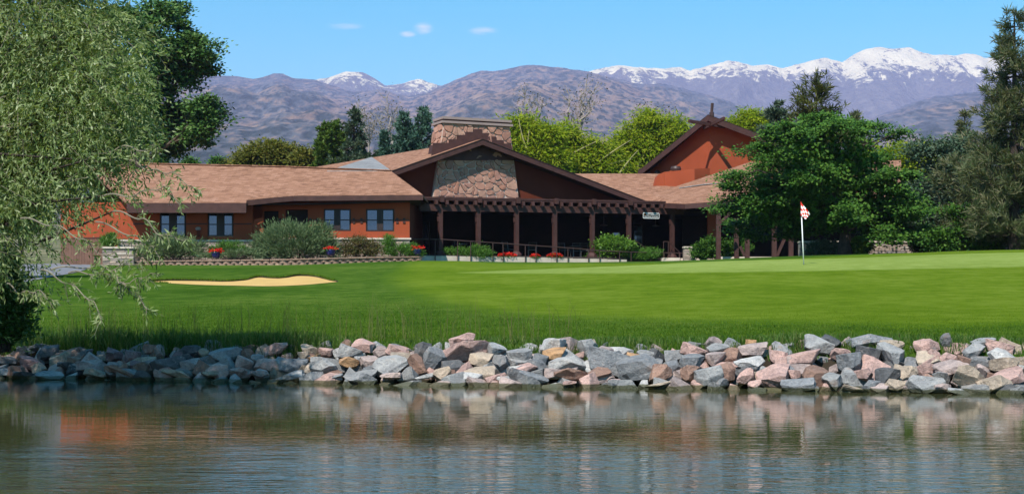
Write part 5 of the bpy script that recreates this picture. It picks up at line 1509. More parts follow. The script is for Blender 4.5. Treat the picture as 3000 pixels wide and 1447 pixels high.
def clump_leaves(ells, n_clump, per, size, leaf, wid, rng, flat=.55, droop=.0, shell=.35, scat=.06):
    """leaves gathered in flattened clumps, so that light and dark masses form"""
    C0, d0, k = ell_points(ells, n_clump, rng, shell)
    sz = size * rng.uniform(.6, 1.35, n_clump)
    idx = np.repeat(np.arange(n_clump), per); n = len(idx)
    off = rng.normal(0, .5, (n, 3)) * np.array([1, 1, flat]); C = C0[idx] + off * sz[idx][:, None]
    st_ = rng.random(n) < scat
    C[st_] = ell_points(ells, int(st_.sum()), rng, .2)[0]
    A = unit(off * .6 + rand_dirs(n, rng) * .8 + d0[idx] * .35 + np.array([0, 0, -droop]))
    return C, A, leaf * rng.uniform(.65, 1.25, n), wid * rng.uniform(.7, 1.2, n), C0
def limbs(base, tips, r0, rng, name, mat, parent, wob=.12, seg=6, rmin=.012, trunk_frac=.4, top=None):
    """trunk from the base, limbs leaving it at different heights towards the given tips"""
    base = Vector(base); top = Vector(top) if top is not None else Vector(np.mean(np.array(tips), 0))
    mb = MB(); n = 7; tp = []
    for i in range(n):
        t = i / (n - 1); p = lerp(base, top, t) + Vector((rng.normal(0, 1), rng.normal(0, 1), 0)) * wob * (t * (1 - t)) * 2; tp.append(p)
    mb.tube(tp, [r0 * (1.35 if i == 0 else 1) * (1 - .72 * i / (n - 1)) for i in range(n)], 10)
    tr = mb.build('trunk', mat, parent, smooth=True)
    mb = MB()
    for q in tips:
        q = Vector(q); t = min(.95, max(trunk_frac, (q.z - base.z) / max(.1, top.z - base.z) * .62)) ; i = t * (n - 1); a = int(min(i, n - 2)); p = lerp(tp[a], tp[a + 1], i - a)
        rr_ = r0 * (1 - .72 * t) * .5
        ln = (q - p).length; pts = []
        for k in range(5):
            f = k / 4; w = Vector(rng.normal(0, 1, 3)) * wob * ln * .12 * math.sin(math.pi * f); pts.append(lerp(p, q, f) + w + UP * ln * .10 * math.sin(math.pi * f))
        mb.tube(pts, [max(rmin, rr_ * (1 - .85 * k / 4)) for k in range(5)], seg, caps=False)
    mb.build(name, mat, parent, smooth=True)
    return tr
LEAF = {
 'willow': mat_leaf('grey_green_willow_leaf', [(.085, .135, .034), (.16, .225, .06), (.225, .29, .10), (.35, .40, .20), (.12, .19, .042)], .36, .45, .3),
 'cotton': mat_leaf('dark_green_cottonwood_leaf', [(.020, .060, .010), (.036, .095, .016), (.062, .135, .024), (.12, .19, .05)], .16, .55, .2),
 'maple': mat_leaf('deep_green_tree_leaf', [(.018, .058, .008), (.034, .098, .012), (.060, .14, .016), (.10, .185, .026)], .16, .6, .15),
 'yellow': mat_leaf('yellow_green_willow_leaf', [(.13, .21, .008), (.20, .29, .010), (.27, .34, .014), (.36, .38, .03), (.05, .11, .008)], .45, .6, .1),
 'olive': mat_leaf('olive_yellow_leaf', [(.08, .10, .014), (.13, .14, .02), (.20, .17, .025), (.06, .09, .015)], .3, .5, .2),
 'spruce': mat_leaf('blue_green_spruce_needles', [(.03, .08, .055), (.055, .12, .085), (.09, .165, .12), (.035, .085, .045)], .15, .6, .2),
 'spruce_dark': mat_leaf('dark_spruce_needles', [(.024, .055, .028), (.045, .085, .048), (.08, .12, .072), (.09, .11, .06)], .15, .6, .2),
 'pine': mat_leaf('brown_green_pine_needles', [(.040, .065, .022), (.075, .10, .036), (.125, .135, .06), (.17, .15, .08)], .2, .55, .25),
 'pine_yellow': mat_leaf('yellow_tipped_pine_needles', [(.03, .05, .012), (.065, .085, .016), (.13, .13, .025), (.025, .04, .012)], .15, .55, .2),
 'juniper': mat_leaf('grey_green_juniper', [(.055, .10, .038), (.088, .14, .056), (.13, .185, .082), (.18, .225, .11)], .2, .6, .2),
 'juniper_green': mat_leaf('bright_green_juniper', [(.045, .12, .016), (.075, .175, .022), (.115, .225, .034)], .25, .55, .2),
 'barberry': mat_leaf('reddish_shrub_leaf', [(.05, .075, .014), (.085, .10, .02), (.14, .085, .03), (.07, .06, .02)], .25, .5, .3),
 'shrub': mat_leaf('fresh_green_shrub_leaf', [(.065, .155, .014), (.11, .22, .022), (.17, .29, .04)], .3, .4, .4),
 'red': mat_leaf('red_petal', [(.50, .008, .010), (.62, .015, .012), (.72, .05, .02)], .2, .6, .2, (1.1, .6, .5)),
 'arbor': mat_leaf('arborvitae_spray', [(.04, .085, .012), (.07, .13, .018), (.12, .18, .024)], .2, .6, .2),
}
TW = np.random.default_rng(77)

# ------------------------------------------------------------------ big willow hanging in from the left, and its shoots
wroot = Vector((-9.3, 17.4, gz(-9.3, 17.4)))
wil = empty('willow_tree', wroot, 'near willow with grey-green narrow leaves hanging in from the left edge', 'tree')
we = px_ells([(30, 110, 240, 230, 17, .9), (195, 180, 165, 170, 16.5, .9), (310, 290, 100, 110, 16, .9), (160, 380, 170, 135, 16.2, .9), (30, 440, 180, 140, 16.6, .9), (255, 470, 95, 55, 15.6, .9), (50, 560, 120, 65, 15.8, .8), (-20, 680, 70, 80, 15.6, .8), (290, 545, 50, 32, 15.4, .8), (210, 60, 130, 110, 16.6, .9), (-160, 300, 240, 400, 17.5, .9), (-220, 750, 150, 300, 17, .9), (-480, 330, 300, 420, 17, .9), (-800, 280, 300, 420, 17.3, .9)], 16)
nsh = 11000
Cc, dc, kc = [np.concatenate(q) for q in zip(ell_points(we[:11], 430, TW, .40), ell_points(we[11:], 150, TW, .40))]               # shoots gather in clusters, with dark gaps between them
ix = np.where(TW.random(nsh) < .82, TW.integers(0, 430, nsh), TW.integers(430, len(Cc), nsh))
C0 = Cc[ix] + TW.normal(0, .20, (nsh, 3)); d0 = unit(dc[ix] + TW.normal(0, .3, (nsh, 3)))
dirn = unit(d0 * np.array([.9, .6, .5]) + np.array([.25, -.1, -.55]) + TW.normal(0, .45, (nsh, 3)))
ln = TW.uniform(.22, .62, nsh)
# long single sprays reaching out over the roof and the lawn
spr = [((300, 575), (400, 570), (480, 545), (530, 598)), ((330, 620), (420, 640), (470, 690), (545, 700)), ((280, 650), (390, 690), (440, 720), (470, 752)), ((150, 790), (280, 778), (335, 790), (420, 762)), ((335, 790), (350, 830), (400, 860), (432, 905)), ((120, 790), (200, 830), (270, 880), (300, 930)), ((250, 470), (350, 430), (430, 440), (470, 420)), ((200, 800), (290, 800), (380, 830), (440, 800)), ((60, 640), (160, 660), (240, 700), (300, 745)), ((20, 830), (60, 860), (110, 850), (150, 880)), ((380, 470), (440, 500), (500, 505), (560, 545))]
S_pts = []
tw = MB(); extraC, extraA = [], []
for q in spr:
    D = TW.uniform(14.6, 15.6); pp_ = [at(x, y, D - .1 * i) for i, (x, y) in enumerate(q)]
    cv_ = []
    for i in range(len(pp_) - 1):
        for t in np.linspace(0, 1, 8, endpoint=False): cv_.append(lerp(pp_[i], pp_[i + 1], t) + Vector((0, 0, .02 * math.sin(t * 6))))
    cv_.append(pp_[-1]); tw.tube(cv_, [.007 * (1 - .8 * i / len(cv_)) + .002 for i in range(len(cv_))], 5, caps=False)
    for i in range(6, len(cv_)):
        for _ in range(2 if TW.random() < .55 else 1):
            if TW.random() < .30: continue
            dd_ = Vector(TW.normal(0, .5, 3)) + (cv_[i] - cv_[i - 1]).normalized() * .5 + Vector((0, 0, -.5)); dd_.normalize()
            ll_ = TW.uniform(.05, .22)
            tw.tube([cv_[i], cv_[i] + dd_ * ll_], [.003, .0015], 4, caps=False)
            for _k in range(int(4 + ll_ * 30)):
                f = TW.random(); extraC.append(tuple(cv_[i] + dd_ * ll_ * f)); a_ = dd_ * .7 + Vector(TW.normal(0, .6, 3)) + Vector((0, 0, -.3)); extraA.append(tuple(a_.normalized()))
m_per = 16
f = (np.arange(m_per) + .5) / m_per
base_ = np.repeat(C0, m_per, 0); dr_ = np.repeat(dirn, m_per, 0); ff = np.tile(f, nsh)[:, None] * np.repeat(ln, m_per)[:, None]
LC = base_ + dr_ * ff + np.array([0, 0, -1.0]) * (ff ** 2) * .5
LA = unit(dr_ * .7 + rand_dirs(len(LC), TW) * .75 + np.array([0, 0, -.25]))
LC = np.concatenate([LC, np.array(extraC)]); LA = np.concatenate([LA, np.array(extraA)])
cr = leaf_quads(LC, LA, TW.uniform(.045, .095, len(LC)), TW.uniform(.013, .024, len(LC)), TW, 'crown', LEAF['willow'], wil)
ue = px_ells([(-60, -260, 330, 280, 17.2, .9), (-460, -260, 330, 300, 17.4, .9), (-160, -680, 330, 300, 17.2, .9), (220, -200, 170, 170, 16.8, .9)], 17)
Cu, Au, Lu, Wu, _ = clump_leaves(ue, 260, 80, .55, .15, .036, TW, .8, .3, .35)
leaf_quads(Cu, Au, Lu, Wu, TW, 'upper_crown', LEAF['willow'], wil)
tips = [tuple(Vector(e[0])) for e in we[:7]] + [tuple(at(*spr[i][0], 15.4)) for i in (0, 1, 6)]
limbs(wroot - UP * .2, tips, .15, TW, 'branch', M['bark_dark'], wil, .5, 6, .008, .25, top=at(-150, 100, 17.5))
sel = TW.choice(nsh, 1500, replace=False)
for i in sel:
    a = Vector(C0[i]); d = Vector(dirn[i]); l = ln[i]
    tw.tube([a - d * .15 + UP * .04, a + d * l * .5 - UP * l * l * .12, a + d * l - UP * l * l * .5], [.004, .003, .0015], 3, caps=False)
tw.build('twig', mat_simple('pale_willow_twig', (.20, .17, .12), .8, .35, 6, 30, 0), wil)

# ------------------------------------------------------------------ other trees
def leafy_tree(name, label, ells, D0, base_px, nclump, per, size, leaf, wid, mat, bark, r0, group=None, flat=.55, droop=.1, shell=.35, base_z=None, ntips=10, cat='tree', seed=1, top=None, flatn=.45, scat=.06):
    rng = np.random.default_rng(seed)
    E = px_ells(ells, D0); bx = X_at(base_px, D0); bz = gz(bx, D0) if base_z is None else base_z
    t = empty(name, (bx, D0, bz), label, cat, group)
    C, A, L, Wd, C0 = clump_leaves(E, nclump, per, size, leaf, wid, rng, flat, droop, shell, scat)
    leaf_quads(C, A, L, Wd, rng, 'crown', mat, t, flatn)
    tips = [tuple(C0[i]) for i in rng.choice(len(C0), min(ntips, len(C0)), replace=False)]
    limbs((bx, D0, bz - .3), tips, r0, rng, 'branch', bark, t, .3, 6, .02, .3, top=top)
    return t
cl = [(440, 40), (500, 50), (525, 105), (575, 145), (585, 185), (535, 190), (480, 145), (545, 240), (480, 235), (575, 300), (625, 332), (590, 370), (535, 345), (560, 400), (505, 412), (470, 330), (425, 290), (425, 200), (415, 120), (370, 60), (410, 390), (350, 330), (340, 180), (300, 80), (280, 280), (300, 420), (220, 160), (200, 360), (110, 120), (90, 300)]
lr = random.Random(2)
leafy_tree('cottonwood_tree', 'tall dark green cottonwood rising behind the left roof', [(x, y, lr.uniform(36, 56), lr.uniform(26, 42), 98 + lr.uniform(-3, 3), 1.2) for x, y in cl], 98, 300, 330, 190, .85, .27, .21, LEAF['cotton'], M['bark'], .55, flat=.5, shell=.68, seed=3, ntips=24, flatn=.5)
lob = [(2309, 393), (2410, 379), (2483, 369), (2580, 393), (2230, 451), (2338, 451), (2449, 470), (2555, 470), (2192, 528), (2290, 509), (2386, 528), (2507, 538), (2628, 528), (2156, 601), (2241, 586), (2367, 577), (2483, 610), (2604, 596), (2676, 615), (2193, 673), (2290, 664), (2386, 664), (2604, 683), (2555, 649), (2676, 673)]
lr = random.Random(12)
shade = leafy_tree('shade_tree', 'broad dark green tree with low branches behind the flagstick', [(x + lr.uniform(-8, 8), y + lr.uniform(-8, 8), lr.uniform(50, 72), lr.uniform(26, 40), 70 + lr.uniform(-2.6, 2.6), 1.2) for x, y in lob], 70, 2478, 330, 240, .62, .16, .115, LEAF['maple'], M['bark_dark'], .34, flat=.34, droop=.15, shell=.72, seed=5, ntips=30, top=at(2440, 470, 70), flatn=.6)
rg2 = np.random.default_rng(6)          # leaves added in the core to block sky light and darken the crown
Ci, di, ki = ell_points(px_ells([(2420, 490, 190, 100), (2480, 600, 200, 80), (2290, 590, 130, 80)], 70.3), 9000, rg2, .0)
leaf_quads(Ci, rand_dirs(9000, rg2), .26, .17, rg2, 'added_core_leaves', LEAF['maple'], shade)
# yellow-green willows behind the hall
for i, (e, bpx, D, lab) in enumerate((
    ([(1545, 385, 40, 40), (1600, 400, 45, 34), (1530, 450, 60, 50), (1600, 460, 60, 44), (1560, 500, 80, 30), (1510, 370, 20, 26)], 1560, 118, 'yellow-green willow right behind the stone chimney'),
    ([(1660, 400, 40, 30), (1715, 425, 44, 30), (1680, 465, 80, 40), (1770, 450, 50, 34), (1740, 500, 110, 34), (1640, 500, 60, 36)], 1720, 122, 'yellow-green willow with pale slanting limbs behind the middle of the gable roof'),
    ([(1850, 400, 50, 34), (1905, 355, 40, 30), (1935, 385, 50, 40), (1880, 440, 80, 44), (1820, 470, 60, 44), (1960, 440, 60, 44), (1990, 385, 34, 34), (1900, 490, 90, 30)], 1880, 124, 'tall yellow-green willow left of the orange tower'),
    ([(2200, 370, 60, 40), (2150, 400, 60, 40), (2230, 420, 50, 40)], 2190, 126, 'yellow-green willow top showing right of the orange tower'))):
    leafy_tree('yellow_willow', lab, e, D, bpx, 230, 110, .85, .46, .12, LEAF['yellow'], M['bark_pale'], .30, 'yellow-green willows behind the hall', .7, .45, .5, seed=20 + i, ntips=14, scat=.2)
m = MB(); rg = np.random.default_rng(4)
pale = bpy.data.objects.new('slanting_limb', None); bpy.data.objects.remove(pale)
yw = [o for o in COL.objects if o.name.startswith('yellow_willow') and o.type == 'EMPTY']
for root, segs in ((yw[1], [((1612, 486), (1690, 440), (1790, 395)), ((1720, 500), (1790, 445), (1850, 410)), ((1660, 540), (1740, 490), (1830, 470)), ((1800, 530), (1840, 470), (1870, 440))]), (yw[0], [((1535, 500), (1545, 440), (1550, 380)), ((1560, 470), (1530, 420), (1520, 350))]), (yw[2], [((1820, 520), (1825, 480), (1840, 440)), ((1860, 505), (1880, 460), (1905, 430))])):
    for q in segs:
        D = root.location.y - 1.3; m = MB(); p = [at(x, y, D) for x, y in q]
        cv_ = [lerp(lerp(p[0], p[1], t), lerp(p[1], p[2], t), t) for t in np.linspace(0, 1, 8)]
        m.tube(cv_, [.11 * (1 - .75 * i / 7) for i in range(8)], 6); m.build('limb', M['bark_pale'], root, smooth=True)
leafy_tree('olive_tree', 'rounded olive-yellow tree rising behind the left roof', [(780, 460, 80, 40), (730, 475, 50, 25), (840, 465, 55, 35), (790, 440, 40, 20)], 118, 785, 300, 60, .8, .30, .15, LEAF['olive'], M['bark'], .25, seed=31)
leafy_tree('olive_tree', 'small brownish olive tree top left of the dark conifers', [(890, 470, 30, 30), (900, 450, 14, 14)], 112, 890, 90, 50, .6, .28, .14, LEAF['olive'], M['bark'], .15, seed=32)
for i, (x, y) in enumerate(((556, 478), (634, 476), (470, 474), (662, 484))):
    leafy_tree('distant_tree', ['tiny dark tree top just right of the cottonwood over the left roof', 'tiny dark tree top between the cottonwood and the olive tree', 'tiny tree top beside the roof flues', 'tiny pale tree top left of the olive tree'][i], [(x, y, 16, 9), (x + 5, y - 6, 9, 8)], 160, x, 40, 40, .6, .3, .16, LEAF['maple' if i < 3 else 'olive'], M['bark_dark'], .12, seed=40 + i, ntips=4)
leafy_tree('yellow_green_tree', 'yellow-green tree behind the right end of the shade tree', [(2560, 500, 60, 60), (2620, 480, 50, 60), (2700, 470, 70, 50), (2540, 450, 25, 40), (2750, 520, 60, 60)], 112, 2620, 320, 60, .8, .34, .17, LEAF['yellow'], M['bark'], .3, seed=51)
leafy_tree('dark_oak', 'very dark green tree between the shade tree and the right pine', [(2800, 470, 90, 80), (2740, 560, 90, 60), (2860, 560, 110, 80), (2790, 640, 110, 60), (2900, 660, 110, 60), (2980, 600, 60, 90), (2700, 440, 35, 35)], 84, 2800, 520, 80, .8, .22, .13, LEAF['spruce_dark'], M['bark_dark'], .3, seed=52, ntips=16)
leafy_tree('broad_bush_tree', 'green leafy small tree low at the right edge under the pine', [(2760, 705, 42, 26), (2835, 680, 46, 36), (2930, 640, 50, 44), (3005, 690, 50, 36), (2890, 715, 60, 16), (2880, 620, 34, 24), (2960, 580, 36, 26), (2800, 630, 30, 20)], 68, 2900, 150, 190, .5, .16, .11, LEAF['maple'], M['bark_dark'], .2, seed=53, ntips=12, shell=.6)
leafy_tree('lawn_tree', 'young tree with thin dark trunk standing beside the driveway at left', [(40, 610, 110, 70), (100, 650, 60, 40), (-40, 640, 70, 60)], 54, 56, 170, 80, .5, .13, .07, LEAF['cotton'], M['bark_dark'], .11, seed=54, ntips=10, top=at(56, 640, 54))

def conifer(name, label, px, ytop, ybase, halfw, D, mat, n_whorl, per, nl, nw, seed, bark=None, droop=.15, up=.25, group=None, shape=1.0, wbase=None, tuft=.5, nper=16):
    """conifer: leader with whorls of boughs, each bough set with tufts of needles"""
    rng = np.random.default_rng(seed); bx = X_at(px, D); bz = gz(bx, D); zt = Z_at(ytop, D); z0 = max(Z_at(ybase, D), bz + .6); R = halfw / F * D
    t = empty(name, (bx, D, bz), label, 'tree', group)
    m = MB(); m.tube([(bx, D, bz - .3), (bx, D, zt - .1)], [R * .09 + .08, .03], 9); m.build('trunk', bark or M['bark_dark'], t)
    m = MB(); C, A = [], []
    for k in range(n_whorl):
        f = (k + rng.uniform(0, .6)) / n_whorl; z = z0 + (zt - z0) * f
        r = R * (1 - f) ** shape * rng.uniform(.72, 1.12) + .12 * R
        nb_ = max(4, int(9 * (1 - .4 * f)))
        for j in range(nb_):
            a = rng.uniform(0, 2 * math.pi); rr_ = r * rng.uniform(.6, 1.1); o = Vector((math.cos(a), math.sin(a), 0))
            p0 = Vector((bx, D, z)); p1 = p0 + o * rr_ * .6 - UP * rr_ * droop; p2 = p0 + o * rr_ - UP * rr_ * (droop - up * .4)
            m.tube([p0, p1, p2], [.02 + .012 * rr_, .014 + .006 * rr_, .008], 5, caps=False)
            nt_ = max(2, int(per * rr_ / R))
            for q in range(nt_):
                g = rng.uniform(.25, 1.0); p = lerp(p0, p1, g / .6) if g < .6 else lerp(p1, p2, (g - .6) / .4)
                p = p + Vector(rng.normal(0, .10 * rr_ + .04, 3)) * Vector((1, 1, .6)).x
                C.append(tuple(p)); A.append(tuple((o * .6 + UP * up + Vector(rng.normal(0, .35, 3))).normalized()))
    C.append((bx, D, zt - .1)); A.append((0, 0, 1))
    m.build('bough', bark or M['bark_dark'], t)['kind'] = 'stuff'
    C = np.array(C); A = np.array(A)
    idx = np.repeat(np.arange(len(C)), nper); ax = unit(A[idx] * .8 + rand_dirs(len(idx), rng) * .8)
    CC = C[idx] + A[idx] * (rng.random(len(idx))[:, None] - .4) * nl * tuft + rand_dirs(len(idx), rng) * nl * .18
    leaf_quads(CC, ax, nl * rng.uniform(.6, 1.2, len(idx)), nw * rng.uniform(.7, 1.3, len(idx)), rng, 'needles', mat, t)
    return t
conifer('spruce_tree', 'tall dark grey-green spruce behind the roof left of the chimney', 1037, 318, 520, 88, 108, LEAF['spruce_dark'], 15, 9, .42, .10, 61, shape=1.0)
conifer('arborvitae', 'narrow dark-edged arborvitae left of the grey-green spruce', 952, 368, 510, 36, 110, LEAF['arbor'], 14, 8, .36, .11, 62, shape=.45, up=.9, droop=-.3)
conifer('arborvitae', 'green arborvitae leaning against the left side of the grey-green spruce', 985, 362, 510, 34, 111, LEAF['arbor'], 14, 8, .36, .11, 63, shape=.4, up=.9, droop=-.3)
conifer('blue_spruce', 'small blue-green conifer left of the chimney, shortest of three', 1128, 388, 510, 32, 116, LEAF['spruce'], 12, 7, .40, .11, 64, shape=.95, up=.6, droop=-.05)
conifer('blue_spruce', 'middle blue-green conifer of the three left of the chimney', 1184, 335, 510, 50, 117, LEAF['spruce'], 15, 8, .42, .12, 65, shape=.85, up=.6, droop=-.05)
conifer('blue_spruce', 'blue-green conifer just left of the chimney, tallest of three', 1238, 320, 510, 58, 118, LEAF['spruce'], 15, 9, .42, .12, 66, shape=.8, up=.6, droop=-.05)
conifer('pine_tree', 'yellow-tipped pine rising behind the shade tree', 2392, 228, 470, 110, 96, LEAF['pine_yellow'], 11, 9, .55, .07, 67, shape=.55, up=.7, droop=-.1, tuft=.9)
conifer('pine_tree', 'narrow dark pine left of the yellow-tipped pine', 2276, 305, 470, 44, 99, LEAF['spruce_dark'], 11, 8, .45, .09, 68, shape=.45, up=.8, droop=-.2)
conifer('pine_tree', 'small pine top showing over the right shoulder of the shade tree', 2500, 335, 450, 40, 99, LEAF['pine'], 8, 7, .45, .08, 69, shape=.7, up=.7, droop=-.1)
conifer('pine_tree', 'tall brown-green pine at the right edge of the picture', 2972, 40, 715, 150, 66, LEAF['pine'], 23, 13, .46, .045, 70, shape=.58, up=.55, droop=.02, tuft=.7, nper=24)
conifer('pine_tree', 'lower spreading brown-green pine in front of the dark trees at right', 2890, 430, 720, 185, 72, LEAF['pine'], 10, 18, .46, .045, 71, shape=.35, up=.5, droop=.12, tuft=.7, nper=24)
conifer('pine_tree', 'small dark pine tip beside the tall right pine', 2826, 330, 480, 30, 90, LEAF['pine'], 8, 6, .4, .06, 72, shape=.7)

def bare_tree(label, base, tips, D, seed, r0=.14, name='bare_tree'):
    """leafless grey branches with a few seed heads"""
    rng = np.random.default_rng(seed); b = at(*base, D); b = Vector((b.x, D, gz(b.x, D)))
    t = empty(name, b, label, 'tree', 'leafless grey trees behind the hall')
    m = MB(); C = []
    j = at(base[0], base[1], D)
    tr = MB(); tr.tube([b - UP * .3, j], [r0 * 1.5, r0], 7); tr.build('trunk', M['bark_grey'], t)
    for x, y in tips:
        q = at(x, y, D + rng.uniform(-1.5, 1.5)); cv_ = [lerp(j, q, f) + Vector(rng.normal(0, .22, 3)) * math.sin(math.pi * f) for f in np.linspace(0, 1, 7)]
        m.tube(cv_, [r0 * (1 - .82 * i / 6) for i in range(7)], 5, caps=False)
        for k in range(16):
            f = rng.uniform(.25, 1); a = lerp(j, q, f); e = a + Vector((rng.normal(0, .8), rng.normal(0, .5), rng.uniform(.2, 1.6))) * (1.2 - .5 * f)
            m.tube([a, lerp(a, e, .5) + Vector(rng.normal(0, .08, 3)), e], [.035, .025, .012], 4, caps=False)
            for _ in range(3): C.append(tuple(e + Vector(rng.normal(0, .30, 3))))
    m.build('branch', M['bark_grey'], t)
    C = np.array(C); A = rand_dirs(len(C), rng)
    leaf_quads(C, A, rng.uniform(.10, .26, len(C)), rng.uniform(.08, .16, len(C)), rng, 'dry_leaves', mat_leaf('dry_leaf_' + str(seed), [(.10, .085, .06), (.20, .17, .11), (.05, .045, .035)], .2, .7, .1), t)
bare_tree('leafless grey tree with forked top in front of the foothills above the gable', (1690, 400), [(1720, 232), (1752, 240), (1660, 262), (1700, 300), (1740, 300), (1650, 350)], 126, 81)
bare_tree('thin leafless tree above the right side of the chimney', (1550, 380), [(1535, 265), (1560, 300), (1590, 310), (1515, 320)], 128, 82, .10)
bare_tree('thin leafless tree behind the blue-green conifers', (1150, 420), [(1130, 282), (1150, 330), (1170, 380), (1110, 360)], 130, 83, .10)
bare_tree('pale leafless tree just right of the spruce top', (1080, 430), [(1045, 306), (1075, 340), (1100, 360), (1090, 385)], 131, 84, .08)
bare_tree('leafless twiggy tree left of the orange tower', (1930, 400), [(1890, 330), (1930, 320), (1960, 345), (1850, 340)], 130, 85, .08)

# ------------------------------------------------------------------ shrubs, pots and flower beds
def shrub(name, label, ells, D, mat, nclump, per, size, leaf, wid, seed, flat=.7, spiky=False, base_z=None, cat='shrub', droop=0.0):
    rng = np.random.default_rng(seed); E = px_ells(ells, D)
    cx = np.mean([e[0] for e in ells]); x = X_at(cx, D); zb_ = min(e[0][2] - e[1][2] for e in E)
    t = empty(name, (x, D, zb_), label, cat)
    C, A, L, Wd, C0 = clump_leaves(E, nclump, per, size, leaf, wid, rng, flat, droop, .3)
    if spiky: A = unit((C - np.array([x, D, zb_ - .3])) * np.array([.8, .8, 1]) + rng.normal(0, .35, C.shape)); 
    C[:, 2] = np.maximum(C[:, 2], zb_)
    leaf_quads(C, A, L, Wd, rng, 'foliage', mat, t)
    m = MB()
    for i in rng.choice(len(C0), min(14, len(C0)), replace=False):
        q = Vector(C0[i]); p = Vector((x + (q.x - x) * .25, D + rng.normal(0, .1), zb_ - .05)); m.tube([p, lerp(p, q, .55) + UP * .05, q], [.022, .014, .006], 5, caps=False)
    m.build('stem', M['bark_dark'], t)
    return t
shrub('bank_shrub', 'dark shaded leafy shrub at the left edge under the willow', [(0, 800, 60, 70), (30, 880, 50, 70), (-20, 960, 70, 60), (60, 960, 30, 40)], 19.6, LEAF['cotton'], 160, 60, .20, .075, .04, 90)
shrub('juniper_shrub', 'wide grey-green juniper at the left of the bed, before the left windows', [(500, 728, 80, 28), (450, 742, 60, 18), (545, 735, 52, 24), (490, 712, 60, 16), (570, 718, 26, 14)], 74.3, LEAF['juniper'], 150, 60, .34, .20, .035, 91, spiky=True)
shrub('juniper_shrub', 'largest grey-green juniper, mounded in front of the recessed openings', [(850, 705, 115, 40), (780, 725, 42, 30), (930, 700, 50, 42), (860, 672, 80, 22), (960, 725, 36, 26), (840, 735, 110, 20)], 74.6, LEAF['juniper'], 320, 62, .36, .20, .035, 92, spiky=True)
shrub('low_juniper', 'low bright green juniper behind the first flower pot', [(670, 724, 34, 16), (640, 732, 30, 10), (705, 734, 26, 9)], 74.8, LEAF['juniper_green'], 70, 50, .24, .15, .03, 93, spiky=True)
shrub('low_juniper', 'low flat juniper spreading along the wall between two big shrubs', [(690, 744, 55, 9), (745, 742, 40, 11), (620, 748, 40, 7)], 73.9, LEAF['juniper'], 80, 50, .2, .14, .03, 94, spiky=True)
shrub('barberry_shrub', 'reddish-brown arching shrub below the right-hand window', [(1050, 722, 52, 26), (1020, 735, 40, 16), (1090, 730, 34, 18), (1060, 705, 30, 12)], 74.9, LEAF['barberry'], 110, 60, .26, .12, .04, 95, droop=.3)
shrub('low_juniper', 'upright green juniper left of the third flower pot', [(1140, 712, 22, 20), (1150, 735, 34, 14), (1195, 730, 34, 15), (1205, 742, 30, 9)], 75.4, LEAF['juniper_green'], 110, 55, .24, .15, .03, 96, spiky=True)
shrub('low_juniper', 'low green juniper inside the ramp rail between the first two posts', [(1340, 740, 44, 10), (1400, 742, 50, 12), (1400, 728, 14, 8), (1310, 742, 16, 8)], 81.0, LEAF['juniper_green'], 110, 55, .25, .16, .03, 97, spiky=True)
shrub('round_shrub', 'round bright green shrub before the porch near the blue door glass', [(1795, 718, 62, 22), (1770, 730, 40, 22), (1830, 725, 34, 22), (1800, 702, 40, 10)], 85.2, LEAF['shrub'], 170, 60, .26, .13, .09, 98)
shrub('low_juniper', 'low green juniper right of the round shrub behind the ramp rail', [(1895, 742, 40, 14), (1870, 750, 60, 8), (1760, 752, 40, 8)], 85.6, LEAF['juniper_green'], 110, 55, .24, .16, .03, 99, spiky=True)
shrub('evergreen_shrub', 'dark green shrub left of the tall timber post', [(2060, 730, 34, 20), (2085, 715, 30, 18), (2060, 745, 34, 10)], 84.6, LEAF['maple'], 110, 55, .26, .13, .08, 100)
shrub('evergreen_shrub', 'dark green shrub right of the tall timber post', [(2135, 730, 34, 24), (2120, 742, 20, 14), (2170, 720, 28, 24)], 84.8, LEAF['maple'], 110, 55, .26, .13, .08, 101)
shrub('evergreen_shrub', 'dark rounded shrub right of the flagstick beside the tree trunk', [(2420, 728, 42, 24), (2390, 738, 28, 14)], 71, LEAF['spruce_dark'], 110, 60, .24, .12, .07, 102)
shrub('evergreen_shrub', 'fresh green shrub right of the big tree trunk', [(2520, 722, 30, 26), (2510, 738, 24, 14)], 71, LEAF['shrub'], 70, 50, .24, .13, .09, 103)
shrub('evergreen_shrub', 'green bushy shrub at the end of the low stone wall', [(2730, 715, 55, 24), (2760, 700, 34, 18), (2700, 725, 34, 14)], 72, LEAF['maple'], 130, 60, .26, .13, .08, 104)
shrub('evergreen_shrub', 'small dark shrub on the ledge stone wall at left', [(320, 712, 24, 16), (325, 698, 14, 14)], 73.9, LEAF['juniper_green'], 60, 50, .2, .13, .03, 105, spiky=True)
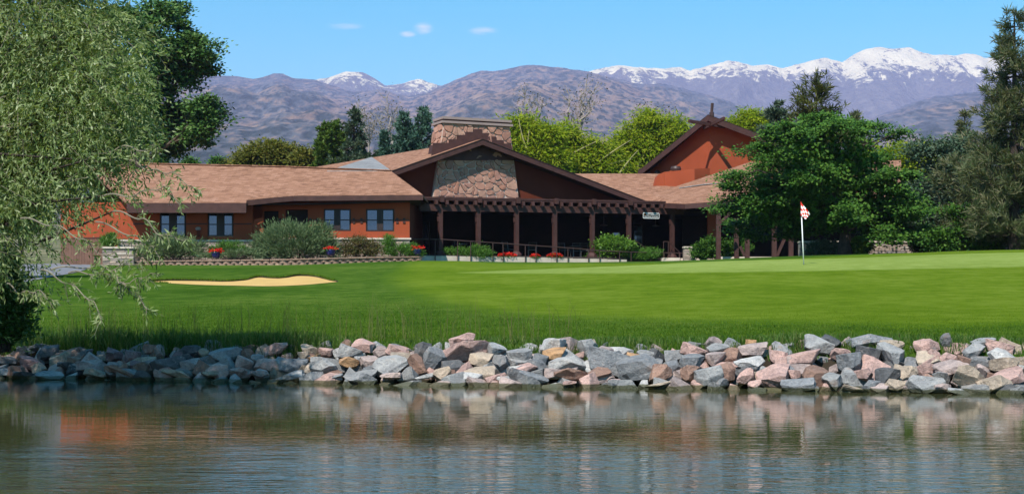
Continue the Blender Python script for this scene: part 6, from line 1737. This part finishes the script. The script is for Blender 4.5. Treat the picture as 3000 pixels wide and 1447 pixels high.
def flower_pot(px, ybase, D, label, w=.25):
    p = at(px, ybase, D); g_ = empty('flower_pot', p, label, 'flower pot', 'cobalt pots of red flowers')
    m = MB(); m.lathe(p, [(w * .55, 0), (w * .85, .12), (w * .95, .26), (w, .30), (w * .9, .31)], 18); m.build('pot', M['blue_pot'], g_, smooth=True)
    rng = np.random.default_rng(int(px)); n = 260
    C = np.array(p) + np.stack([rng.normal(0, w * .55, n), rng.normal(0, w * .5, n), .31 + np.abs(rng.normal(0, .06, n))], 1)
    leaf_quads(C, unit(rand_dirs(n, rng) + np.array([0, -.2, .6])), rng.uniform(.06, .12, n), rng.uniform(.06, .10, n), rng, 'flowers', LEAF['red'], g_)
    C = np.array(p) + np.stack([rng.normal(0, w * .5, 150), rng.normal(0, w * .5, 150), .30 + np.abs(rng.normal(0, .05, 150))], 1)
    leaf_quads(C, rand_dirs(150, rng), .10, .06, rng, 'leaves', LEAF['shrub'], g_)
flower_pot(632, 756, 73.2, 'blue pot of red flowers on the retaining wall before the left windows')
flower_pot(969, 749, 73.3, 'blue pot of red flowers just right of the largest juniper')
flower_pot(1223, 747, 75.2, 'blue pot of red flowers at the right end of the retaining wall')
for x0, x1, y, lab in ((1457, 1515, 749, 'long low bed of red flowers by the third pergola post, leftmost of three'), (1552, 1583, 752, 'smallest low bed of red flowers, middle of three along the porch'), (1600, 1650, 750, 'low bed of red flowers by the fourth pergola post, rightmost of three')):
    t_ = -.92; p = st((x0 + x1) / 2, y, t_); g_ = empty('flower_bed', p, lab, 'flowers', 'red flower beds along the porch')
    rng = np.random.default_rng(x0); n = 520; hw = (x1 - x0) / 2 / F * p.y
    a = rng.uniform(-1, 1, n); C = np.array([tuple(p + U * float(q) * hw) for q in a]) + np.stack([np.zeros(n), rng.normal(0, .09, n), np.sqrt(np.maximum(0, 1 - a * a)) * rng.uniform(-.02, .15, n)], 1)
    leaf_quads(C, unit(rand_dirs(n, rng) + np.array([0, -.3, .5])), rng.uniform(.05, .11, n), rng.uniform(.05, .09, n), rng, 'flowers', LEAF['red'], g_)
    C[:, 2] -= .07; leaf_quads(C[:200], rand_dirs(200, rng), .10, .05, rng, 'leaves', LEAF['shrub'], g_)
